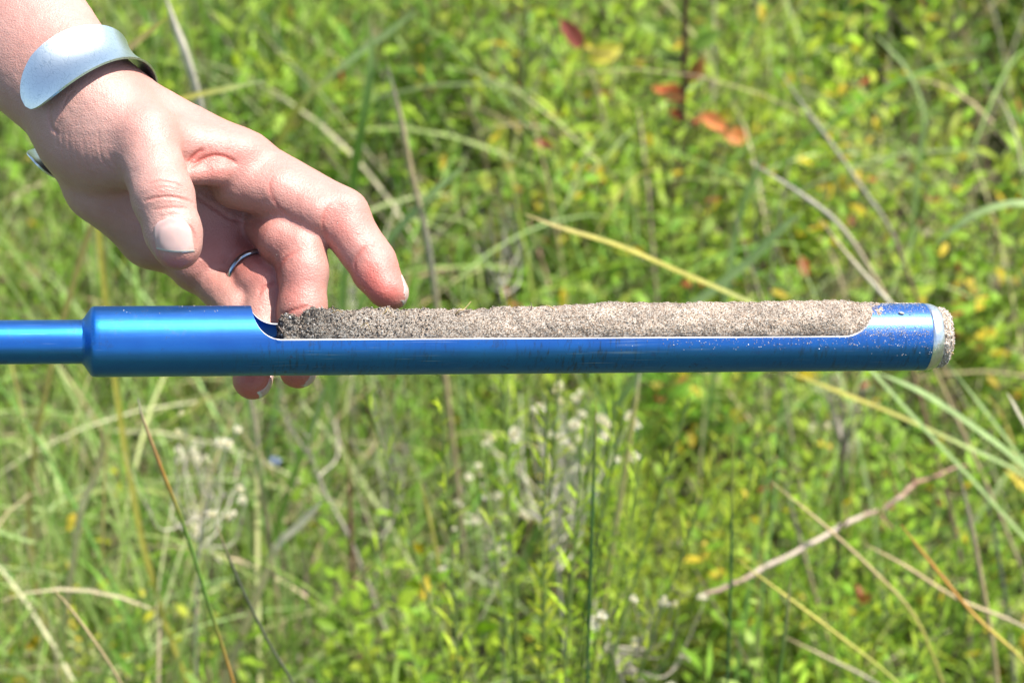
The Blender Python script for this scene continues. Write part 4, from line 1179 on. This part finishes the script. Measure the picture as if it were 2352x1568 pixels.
T = J
mid = lerp(T['tip_'], T['ttip'], 0.72)
digit([(T['tmcp'], lerp(T['tmcp'], T['tip_'], 0.6), 12.2, 10.4), (lerp(T['tmcp'], T['tip_'], 0.6), T['tip_'], 10.4, 10.7), (T['tip_'], mid, 10.7, 9.7), (mid, T['ttip'], 9.7, 8.5)], 3.0, 2.4)
digit([(T['imcp'], T['ipip'], 10.8, 9.3), (T['ipip'], T['idip'], 9.0, 7.9), (T['idip'], T['itip'], 7.7, 6.0),
       (Q(655, 450, -19), Q(728, 492, -14), 9.4, 8.4), (Q(796, 538, -14), Q(822, 574, -13), 7.6, 7.2), (Q(856, 630, -11), Q(880, 664, -8), 7.0, 6.0)], 3.6, 4.0)
digit([(T['mmcp'], Q(652, 550, -18), 9.4, 9.4), (Q(652, 550, -18), T['mpip'], 9.1, 8.5), (T['mpip'], off(T['mpip'], 8, 50, 3), 8.8, 8.7), (off(T['mpip'], 8, 50, 3), T['mdip'], 8.7, 8.6), (T['mdip'], T['mtip'], 8.4, 6.9)], 3.2, 1.6)
digit([(T['rmcp'], Q(596, 648, -24), 9.0, 8.8), (Q(596, 648, -24), T['rpip'], 8.8, 8.4), (T['rpip'], T['rdip'], 8.3, 7.8), (T['rdip'], T['rtip'], 7.8, 7.2)], 1.6, 1.6)
digit([(T['pmcp'], T['ppip'], 8.8, 7.4), (T['ppip'], T['pdip'], 7.2, 6.4), (T['pdip'], T['ptip'], 6.4, 5.8)], 2.0, 2.0)

def surface_nets(F):
    """naive surface nets: quads around every sign-changing grid edge"""
    s_ = F < 0
    nx, ny, nz = F.shape
    corners = [(i, j, k) for i in (0, 1) for j in (0, 1) for k in (0, 1)]
    cnt = np.zeros((nx - 1, ny - 1, nz - 1), np.uint8)
    for i, j, k in corners:
        cnt += s_[i:nx - 1 + i, j:ny - 1 + j, k:nz - 1 + k]
    act = (cnt > 0) & (cnt < 8)
    idx = np.full(act.shape, -1, np.int64)
    cells = np.argwhere(act)
    idx[tuple(cells.T)] = np.arange(len(cells))
    acc = np.zeros((len(cells), 3)); n_ = np.zeros(len(cells))
    vals = {c: F[cells[:, 0] + c[0], cells[:, 1] + c[1], cells[:, 2] + c[2]].astype(float) for c in corners}
    for c in corners:
        for axn in range(3):
            if c[axn] == 1: continue
            d = list(c); d[axn] = 1; d = tuple(d)
            a, b = vals[c], vals[d]
            m = (a < 0) != (b < 0)
            t = np.where(m, a / np.where(m, a - b, 1), 0)
            p = np.array(c, float)[None] + 0.0
            p = np.repeat(p, len(cells), 0); p[:, axn] += t
            acc += p * m[:, None]; n_ += m
    V = cells + acc / n_[:, None]
    faces = []
    for axn in range(3):
        sl0 = [slice(None)] * 3; sl1 = [slice(None)] * 3
        sl0[axn] = slice(0, -1); sl1[axn] = slice(1, None)
        e = s_[tuple(sl0)] != s_[tuple(sl1)]
        E = np.argwhere(e)
        o1, o2 = [(1, 2), (2, 0), (0, 1)][axn]
        ok = (E[:, o1] > 0) & (E[:, o2] > 0) & (E[:, o1] < act.shape[o1]) & (E[:, o2] < act.shape[o2])
        E = E[ok]
        def cid(d1, d2):
            c = E.copy(); c[:, o1] -= d1; c[:, o2] -= d2
            return idx[tuple(c.T)]
        q = np.stack([cid(1, 1), cid(0, 1), cid(0, 0), cid(1, 0)], -1)
        ins = s_[tuple(E.T)]
        q[~ins] = q[~ins][:, ::-1]
        faces.append(q)
    return V, np.vstack(faces)

HV, HF = surface_nets(HANDF)
HV = G0 + HV * VOX
HF = HF[(HF >= 0).all(1)]
# light smoothing of the voxel surface
def laplace(V, F, it, lam=0.5):
    e = np.vstack([F[:, [0, 1]], F[:, [1, 2]], F[:, [2, 3]], F[:, [3, 0]]])
    n = len(V)
    deg = np.bincount(e.ravel(), minlength=n).astype(float)
    for _ in range(it):
        acc = np.zeros_like(V)
        for c in range(3):
            acc[:, c] = np.bincount(e[:, 0], V[e[:, 1], c], n) + np.bincount(e[:, 1], V[e[:, 0], c], n)
        V = V + lam * (acc / deg[:, None] - V)
    return V
HV = laplace(HV, HF, 3, 0.5)
def subdivide(V, F):
    e = np.sort(np.vstack([F[:, [0, 1]], F[:, [1, 2]], F[:, [2, 3]], F[:, [3, 0]]]), 1)
    key = e[:, 0].astype(np.int64) * len(V) + e[:, 1]
    uq, inv = np.unique(key, return_inverse=True)
    ea, eb = uq // len(V), uq % len(V)
    EV = (V[ea] + V[eb]) / 2
    FV = V[F].mean(1)
    n, m, f = len(V), len(uq), len(F)
    inv = inv.reshape(4, f)
    fi = n + m + np.arange(f)
    q = []
    for k in range(4):
        q.append(np.stack([F[:, k], n + inv[k], fi, n + inv[(k + 3) % 4]], -1))
    return np.vstack([V, EV, FV]), np.vstack(q)
HV, HF = subdivide(HV, HF)
HV = laplace(HV, HF, 2, 0.5)
def vnormals(V, F):
    n = np.cross(V[F[:, 2]] - V[F[:, 0]], V[F[:, 3]] - V[F[:, 1]])
    N = np.zeros_like(V)
    for c in range(3):
        for k in range(4):
            N[:, c] += np.bincount(F[:, k], n[:, c], len(V))
    return N / (np.linalg.norm(N, axis=1)[:, None] + 1e-12)
HN = vnormals(HV, HF)
print('hand verts', len(HV))
def to_px(V):
    s_ = PXMM * (1 - V[:, 2] / 1000)
    return np.stack([1176 + V[:, 0] / s_, 784 - V[:, 1] / s_], -1)
HP = to_px(HV)
vd = np.array([0, 0, 1000.0]) - HV; vd /= np.linalg.norm(vd, axis=1)[:, None]
FRONT = (HN * vd).sum(1) > 0.02

HANDMESH_BVH = None
disp = np.zeros(len(HV)); redn = np.zeros(len(HV))

def seg_dist(P, poly):
    """distance of 2-D points to a polyline and the running parameter 0..1"""
    best = np.full(len(P), 1e9); par = np.zeros(len(P)); n = len(poly) - 1
    for i in range(n):
        a, b = np.array(poly[i], float), np.array(poly[i + 1], float)
        ab = b - a; t = np.clip(((P - a) @ ab) / (ab @ ab), 0, 1)
        d = np.linalg.norm(P - (a + t[:, None] * ab), axis=1)
        m = d < best; best[m] = d[m]; par[m] = (i + t[m]) / n
    return best, par
def crease(poly, depth, width, wr=(-95, 100), red=0.30, bulge=0.12):
    poly = np.array(poly, float)
    if len(poly) > 2: poly = spline(np.c_[poly, np.zeros(len(poly))], 24)[:, :2]
    lo, hi = poly.min(0) - width * 4, poly.max(0) + width * 4
    m = FRONT & (HV[:, 2] > wr[0]) & (HV[:, 2] < wr[1]) & (HP > lo).all(1) & (HP < hi).all(1)
    ix = np.nonzero(m)[0]
    d, t = seg_dist(HP[ix], poly)
    fade = np.clip(np.minimum(t, 1 - t) * 5, 0, 1) ** 0.7
    g = np.exp(-(d / width) ** 2) - bulge * np.exp(-((d - 2.2 * width) / (1.3 * width)) ** 2)
    disp[ix] -= 0.72 * depth * g * fade
    redn[ix] += red * np.exp(-(d / (width * 1.6)) ** 2) * fade
def blush(px, py, rx, amt, wr=(-95, 100), ry=None):
    ry = ry or rx
    m = (HV[:, 2] > wr[0]) & (HV[:, 2] < wr[1])
    redn[m] += 1.6 * amt * np.exp(-((HP[m, 0] - px) / rx) ** 2 - ((HP[m, 1] - py) / ry) ** 2)
TW = (-6, 100)
crease([(328, 464), (350, 456), (385, 452), (415, 456), (446, 468)], 0.50, 3.2, TW)
crease([(350, 482), (394, 477), (434, 479)], 0.35, 2.8, TW)
crease([(340, 424), (366, 416), (402, 422), (420, 432)], 0.32, 2.8, TW)
crease([(352, 436), (380, 430), (412, 438)], 0.15, 2.2, TW, 0.15)
crease([(358, 502), (386, 494), (414, 491)], 0.22, 2.6, TW, 0.15)
crease([(352, 446), (385, 441), (425, 447)], 0.12, 2.2, TW, 0.1)
# skin folds round the thumb nail
crease([(370, 600), (360, 570), (359, 544), (366, 525), (383, 515), (402, 512), (426, 517), (442, 529), (451, 556), (453, 572)], 0.55, 3.2, TW, 0.4, 0.12)
crease([(362, 520), (384, 508), (402, 505), (428, 510), (446, 522)], -0.06, 4.0, TW, 0.1, 0)
# web folds
crease([(428, 384), (442, 362), (458, 349), (470, 343)], 0.6, 4.5, (-34, 100), 0.5)
crease([(430, 392), (455, 372), (489, 358), (520, 362), (548, 378)], 0.6, 4.0, (-34, 100), 0.5)
for k in range(7):
    x0 = 462 + 13 * k
    crease([(x0, 330 - 2 * k), (x0 + 8, 345), (x0 + 4, 362)], 0.10, 2.0, (-34, 100), 0.1)
for k in range(6):
    x0 = 470 + 12 * k
    crease([(x0, 378), (x0 + 5, 392), (x0 + 4, 404)], 0.12, 1.8, (-34, 100), 0.08)
# thenar skin lines
for pl, d_ in (([(226, 290), (227, 330), (238, 372), (268, 398)], 0.40), ([(205, 300), (207, 340), (222, 385), (250, 412)], 0.20), ([(190, 300), (192, 345), (206, 392), (232, 420)], 0.20),
               ([(172, 296), (174, 345), (188, 395), (212, 425)], 0.18), ([(156, 290), (158, 340), (170, 392), (190, 422)], 0.20), ([(142, 284), (142, 330), (152, 380), (168, 412)], 0.18),
               ([(246, 305), (248, 345), (262, 378), (284, 400)], 0.18), ([(180, 318), (182, 360), (195, 400)], 0.12), ([(215, 315), (217, 352), (230, 390)], 0.14), ([(129, 275), (130, 320), (138, 365)], 0.2)):
    crease(pl, d_ * 0.42, 2.6, (-40, 100), 0.05, 0.3)
crease([(118, 236), (113, 262), (118, 292), (136, 312)], 0.5, 4.0, (-95, 100), 0.1)
crease([(125, 312), (150, 232), (176, 205)], 0.25, 3.0, (-95, 100), 0.1)
# index
crease([(770, 462), (749, 486), (741, 516), (752, 548)], 0.30, 3.2, (-95, 20))
crease([(762, 478), (752, 500), (750, 520)], 0.2, 3.0, (-95, 20), 0.1)
crease([(852, 557), (828, 580), (815, 600), (817, 626)], 0.30, 3.2, (-95, 20))
crease([(625, 400), (619, 434), (634, 468), (660, 497)], 0.22, 4.0, (-95, 20))
# middle, ring
crease([(690, 572), (668, 585), (652, 597), (640, 618), (644, 645)], 0.32, 3.6, (-95, 40))
crease([(712, 700), (690, 708), (665, 716), (648, 730)], 0.4, 4.0, (-95, 40))
crease([(640, 650), (615, 657), (600, 666), (590, 690)], 0.45, 4.0, (-95, 40))
# palm lines
crease([(430, 425), (462, 458), (501, 483), (530, 502), (585, 515)], 0.5, 4.5, (-95, -10), 0.15)
crease([(250, 470), (300, 505), (350, 520)], 0.2, 4.0, (-95, -10), 0.05)
# large soft shape noise, then blood colour
disp += 0.16 * fbm(HV / 9.0, 3, 91) + 0.05 * fbm(HV / 2.2, 2, 95)
blush(700, 450, 130, 0.22, (-95, 20)); blush(800, 520, 60, 0.32, (-95, 20)); blush(870, 640, 60, 0.7, (-95, 20)); blush(900, 690, 40, 0.3, (-95, 20))
blush(680, 690, 70, 0.30, (-95, 40), 60); blush(610, 600, 80, 0.35, (-95, 40)); blush(580, 890, 60, 0.7, (-95, 40)); blush(685, 880, 50, 0.6, (-95, 40))
blush(480, 560, 110, 0.35, (-95, -10)); blush(480, 380, 60, 0.40, (-95, 60), 40); blush(405, 608, 60, 0.5, (-6, 100), 26); blush(385, 440, 60, 0.18, (-6, 100), 40)
blush(60, 60, 120, 0.10); blush(300, 190, 90, 0.15); blush(345, 300, 60, 0.10); blush(560, 330, 90, 0.18); blush(430, 230, 120, 0.12)


HV = HV + HN * disp[:, None]
# the forearm goes on well outside the frame
_t = (J['wrist'] - HV) @ ax_
_m = np.clip((_t - 68) / 22.0, 0, 1)
_c = J['wrist'] - ax_ * _t[:, None]
HV = _c - ax_ * (_m * 165.0)[:, None] + (HV - _c) * (1 + 0.22 * _m[:, None])
hand_base = to_world(J['wrist'])[0]
def skin():
    b = NB('skin')
    red = b.attr('red').outputs['Fac']
    n1 = b.noise(55, 4, 0.6); n2 = b.noise(420, 3, 0.6)
    base = b.mix(b.ramp(n1.outputs[0], [(0.35, (0, 0, 0)), (0.65, (1, 1, 1))]), (0.385, 0.213, 0.174), (0.435, 0.258, 0.215))
    base = b.mix(b.math('MULTIPLY', b.ramp(n2.outputs[0], [(0.5, (0, 0, 0)), (0.75, (1, 1, 1))]), 0.35), base, (0.42, 0.18, 0.145))
    base = b.mix(red, base, (0.42, 0.112, 0.085))
    b.l(base, b.b.inputs['Base Color'])
    b.set(Roughness=0.47, Subsurface_Weight=0.18, Subsurface_Scale=0.0013, Subsurface_Radius=(1.0, 0.35, 0.2), Specular_IOR_Level=0.5)
    v = b.n('TexVoronoi'); v.inputs['Scale'].default_value = 1300; b.l(b.coord(), v.inputs['Vector'])
    b.bump(v.outputs['Distance'], 0.25, 0.0003)
    n3 = b.noise(1800, 3, 0.6)
    b.bump(n3.outputs[0], 0.55, 0.0004)
    b.l(b.math('ADD', b.math('MULTIPLY', n3.outputs[0], 0.30), 0.28), b.b.inputs['Roughness'])
    v2 = b.n('TexVoronoi', feature='DISTANCE_TO_EDGE'); v2.inputs['Scale'].default_value = 620; b.l(b.coord(), v2.inputs['Vector'])
    b.bump(b.ramp(v2.outputs['Distance'], [(0.0, (0, 0, 0)), (0.12, (1, 1, 1))]), 0.10, 0.0003)
    b.set(Coat_Weight=0.0)
    n4 = b.noise(600, 3, 0.6); b.bump(n4.outputs[0], 0.18, 0.0006)
    return b.m
M_SKIN = skin()
hand = mesh_obj('person', to_world(HV), HF, M_SKIN, loc=hand_base, attrs={'red': np.clip(redn, 0, 1)})
tag(hand, 'bare left forearm and hand reaching behind the probe, fingers curled round it', 'person')

# ------------------------------------------------------------------ fingernails
bvh = BVHTree.FromPolygons([tuple(v) for v in HV.tolist()], [tuple(f) for f in HF.tolist()])
def nail_mat():
    b = NB('fingernail')
    n = b.noise(240, 3, 0.5)
    edge = b.attr('edge').outputs['Fac']
    c = b.mix(n.outputs[0], (0.46, 0.300, 0.265), (0.50, 0.345, 0.31))
    c = b.mix(b.ramp(edge, [(0.93, (0, 0, 0)), (0.97, (1, 1, 1))]), c, (0.52, 0.47, 0.40))
    b.l(c, b.b.inputs['Base Color'])
    b.set(Roughness=0.22, Subsurface_Weight=0.2, Subsurface_Scale=0.001, Specular_IOR_Level=0.55)
    return b.m
M_NAIL = nail_mat()
def nail(axis_a, axis_b, dorsal, length, hw, lift=0.35, back=0.0, slant=0.0, start=8.2):
    """curved plate on the dorsal side of the last joint; back = how far before the tip end it stops (mm)"""
    t = axis_b - axis_a; t /= np.linalg.norm(t)
    d = np.asarray(dorsal, float); d -= t * (d @ t); d /= np.linalg.norm(d)
    e = np.cross(t, d)
    NB_, NA_ = 22, 21
    top = []; edge = []
    for i in range(NB_):
        b_ = i / (NB_ - 1)
        wf = (max(0.0, 1 - (1 - min(b_ / 0.55, 1.0)) ** 2.4)) ** 0.5 * (1 - 0.05 * max(0, b_ - 0.6))
        for j in range(NA_):
            a_ = -1 + 2 * j / (NA_ - 1)
            fr = b_ + slant * a_ * b_ - 0.10 * a_ * a_ * b_
            p = axis_b - t * (length + back) + t * length * fr + e * hw * wf * a_ + d * start
            hit = bvh.ray_cast(Vector(p), Vector(-d), start + 3.0)
            if hit[0] is None:
                q = np.array(bvh.find_nearest(Vector(p - d * min(start - 3.0, 5.0)))[0])
            else: q = np.array(hit[0])
            hgt = lift * (0.25 + 0.75 * min(1, b_ * 3)) * (1 - 0.35 * a_ ** 4) 
            top.append(q + d * hgt); edge.append(b_)
    top = np.array(top)
    # flatten lengthwise wobble
    g = top.reshape(NB_, NA_, 3)
    for _ in range(3):
        g[1:-1] = 0.5 * g[1:-1] + 0.25 * (g[:-2] + g[2:])
    top = g.reshape(-1, 3); bot = top - d * 0.6
    V = np.vstack([top, bot]); n = NB_ * NA_
    F = []
    for i in range(NB_ - 1):
        for j in range(NA_ - 1):
            a0 = i * NA_ + j
            F.append((a0, a0 + 1, a0 + NA_ + 1, a0 + NA_)); F.append((n + a0, n + a0 + NA_, n + a0 + NA_ + 1, n + a0 + 1))
    rim = [j for j in range(NA_)] + [i * NA_ + NA_ - 1 for i in range(1, NB_)] + [(NB_ - 1) * NA_ + j for j in range(NA_ - 2, -1, -1)] + [i * NA_ for i in range(NB_ - 2, 0, -1)]
    for a0, b0 in zip(rim, rim[1:] + rim[:1]): F.append((b0, a0, n + a0, n + b0))
    return mesh_obj('fingernail', to_world(V) - hand_base, F, M_NAIL, hand, attrs={'edge': np.array(edge * 2)})
tb = Q(410, 590, 16); ta = Q(401, 512, 14)
nail(ta, tb, (-0.03, 0.12, 1.0), 12.4, 6.6, 0.4, 0.0, -0.10, 30)
nail(J['idip'], J['itip'] + (J['itip'] - J['idip']) / np.linalg.norm(J['itip'] - J['idip']) * 6.0, (0.80, 0.45, -0.30), 11.0, 4.6, 0.35, 0.2)
nail(J['rdip'], J['rtip'] + (J['rtip'] - J['rdip']) / np.linalg.norm(J['rtip'] - J['rdip']) * 6.4, (0.97, 0.05, -0.22), 11.0, 4.6, 0.35, 0.2)
nail(J['mdip'], J['mtip'] + (J['mtip'] - J['mdip']) / np.linalg.norm(J['mtip'] - J['mdip']) * 6.2, (0.97, 0.0, -0.05), 11.0, 5.0, 0.35, 0.2)

# ------------------------------------------------------------------ silver cuff bracelet
def silver():
    b = NB('textured_silver')
    cx = b.n('CombineXYZ'); b.l(b.attr('around').outputs['Fac'], cx.inputs[0]); b.l(b.attr('along').outputs['Fac'], cx.inputs[1])
    nz = b.noise(0.35, 3, 0.6, cx.outputs[0])
    ad = b.n('VectorMath', operation='MULTIPLY_ADD'); b.l(nz.outputs['Color'], ad.inputs[0]); ad.inputs[1].default_value = (2.2, 2.2, 0); b.l(cx.outputs[0], ad.inputs[2])
    mp = b.n('Mapping'); mp.inputs['Scale'].default_value = (1.0, 0.30, 1); b.l(ad.outputs[0], mp.inputs[0])
    v = b.n('TexVoronoi', feature='DISTANCE_TO_EDGE'); v.inputs['Scale'].default_value = 1.0; b.l(mp.outputs[0], v.inputs['Vector'])
    n0 = b.noise(0.25, 2, 0.5, cx.outputs[0])
    thr = b.ramp(n0.outputs[0], [(0.35, (0.3, 0.3, 0.3)), (0.65, (1, 1, 1))])
    line = b.math('MULTIPLY', b.ramp(v.outputs['Distance'], [(0.015, (1, 1, 1)), (0.07, (0, 0, 0))]), thr)
    b.l(b.mix(line, (0.70, 0.76, 0.74), (0.52, 0.59, 0.58)), b.b.inputs['Base Color'])
    b.set(Metallic=1.0, Roughness=0.34)
    b.bump(b.math('SUBTRACT', 1.0, line), 0.10, 0.0003)
    return b.m
CC = Q(180, 238, -17)
CA = J['wrist'] - J['elbow']; CA /= np.linalg.norm(CA)
C1 = np.array([0.73, 0.68, 0.0]); C1 -= CA * (C1 @ CA); C1 /= np.linalg.norm(C1)
C2 = np.cross(CA, C1)
if C2[2] < 0: C2 = -C2
NTH, NS = 150, 25
th0, th1 = math.radians(-170), math.radians(120)
TH = np.linspace(th0, th1, NTH)
ra_, rb_ = 27.0, 23.4
top = np.zeros((NTH, NS, 3)); 
for i, th in enumerate(TH):
    f = min((th - th0), (th1 - th)) / math.radians(70)
    f = min(1, f)
    h_ = (11.8 - 2.4 * max(0.0, math.cos(th))) * (math.sqrt(max(0, 1 - (1 - f) ** 2.0)) * 0.98 + 0.02)
    c = CC + C1 * ra_ * math.cos(th) + C2 * rb_ * math.sin(th)
    nr = C1 * math.cos(th) / ra_ + C2 * math.sin(th) / rb_; nr /= np.linalg.norm(nr)
    for j in range(NS):
        s_ = -1 + 2 * j / (NS - 1)
        fl = (3.4 - 1.0 * max(0.0, math.cos(th))) * (s_ * h_ / 11.0) ** 2
        top[i, j] = c + CA * s_ * h_ + nr * fl
nrm = np.cross(np.gradient(top, axis=0), np.gradient(top, axis=1)); nrm /= np.linalg.norm(nrm, axis=2)[..., None] + 1e-9
if (nrm[NTH // 2, NS // 2] @ (top[NTH // 2, NS // 2] - CC)) < 0: nrm = -nrm
bot = top - nrm * 0.75
n = NTH * NS
V = np.vstack([top.reshape(-1, 3), bot.reshape(-1, 3)])
F = []
for i in range(NTH - 1):
    for j in range(NS - 1):
        a0 = i * NS + j
        F.append((a0, a0 + NS, a0 + NS + 1, a0 + 1)); F.append((n + a0, n + a0 + 1, n + a0 + NS + 1, n + a0 + NS))
rim = [j for j in range(NS)] + [i * NS + NS - 1 for i in range(1, NTH)] + [(NTH - 1) * NS + j for j in range(NS - 2, -1, -1)] + [i * NS for i in range(NTH - 2, 0, -1)]
for a0, b0 in zip(rim, rim[1:] + rim[:1]): F.append((a0, b0, n + b0, n + a0))
cuffb = to_world(CC)[0]
ar_ = np.repeat(TH * 23.0, NS); al_ = np.tile(np.linspace(-11, 11, NS), NTH)
cuff = mesh_obj('cuff_bracelet', to_world(V), F, silver(), loc=cuffb, attrs={'around': np.r_[ar_, ar_], 'along': np.r_[al_, al_]})
cuff.data.set_sharp_from_angle(angle=math.radians(50))
tag(cuff, 'wide flared silver cuff bracelet open at the underside of the wrist', 'bracelet')

# a few grains of sand stuck to the fingers
gi = np.concatenate([rng.choice(np.nonzero(FRONT & (np.abs(HP[:, 0] - a) < r_) & (np.abs(HP[:, 1] - b_) < r_) & (HV[:, 2] < 30))[0], k_) for a, b_, r_, k_ in ((700, 690, 45, 34), (885, 660, 50, 26), (800, 520, 60, 18), (650, 560, 50, 14), (605, 700, 30, 10), (585, 890, 25, 8))])
gq = (HV[gi] + HN[gi] * 0.08 - PA) @ PM.T
scatter_grains('sand_grains', gq, np.abs(rng.normal(0.13, 0.05, len(gi))).clip(0.06, 0.28), grain_colors(len(gi), 0.15), stuck, PBASE)
# ------------------------------------------------------------------ ring
ra0 = lerp(J['rmcp'], Q(596, 648, -24), 0.80)
rt = Q(596, 648, -24) - J['rmcp']; rt /= np.linalg.norm(rt)
r1v = np.cross(rt, np.array([0, 0, 1.0])); r1v /= np.linalg.norm(r1v); r2v = np.cross(rt, r1v)
NR, NQ = 96, 12
V = []
for i in range(NR):
    a = 2 * math.pi * i / NR
    dr = r1v * math.cos(a) + r2v * math.sin(a)
    for j in range(NQ):
        q = 2 * math.pi * j / NQ
        V.append(ra0 + dr * (9.7 + 0.8 * math.cos(q)) + rt * 1.5 * math.sin(q))
F = [(i * NQ + j, ((i + 1) % NR) * NQ + j, ((i + 1) % NR) * NQ + (j + 1) % NQ, i * NQ + (j + 1) % NQ) for i in range(NR) for j in range(NQ)]
ringb = to_world(ra0)[0]
def ring_mat():
    b = NB('polished_ring'); b.set(Base_Color=(0.40, 0.45, 0.48, 1), Metallic=1.0, Roughness=0.16); return b.m
ro = mesh_obj('finger_ring', to_world(np.array(V)), F, ring_mat(), loc=ringb)
tag(ro, 'thin polished silver ring on the curled ring finger', 'ring')
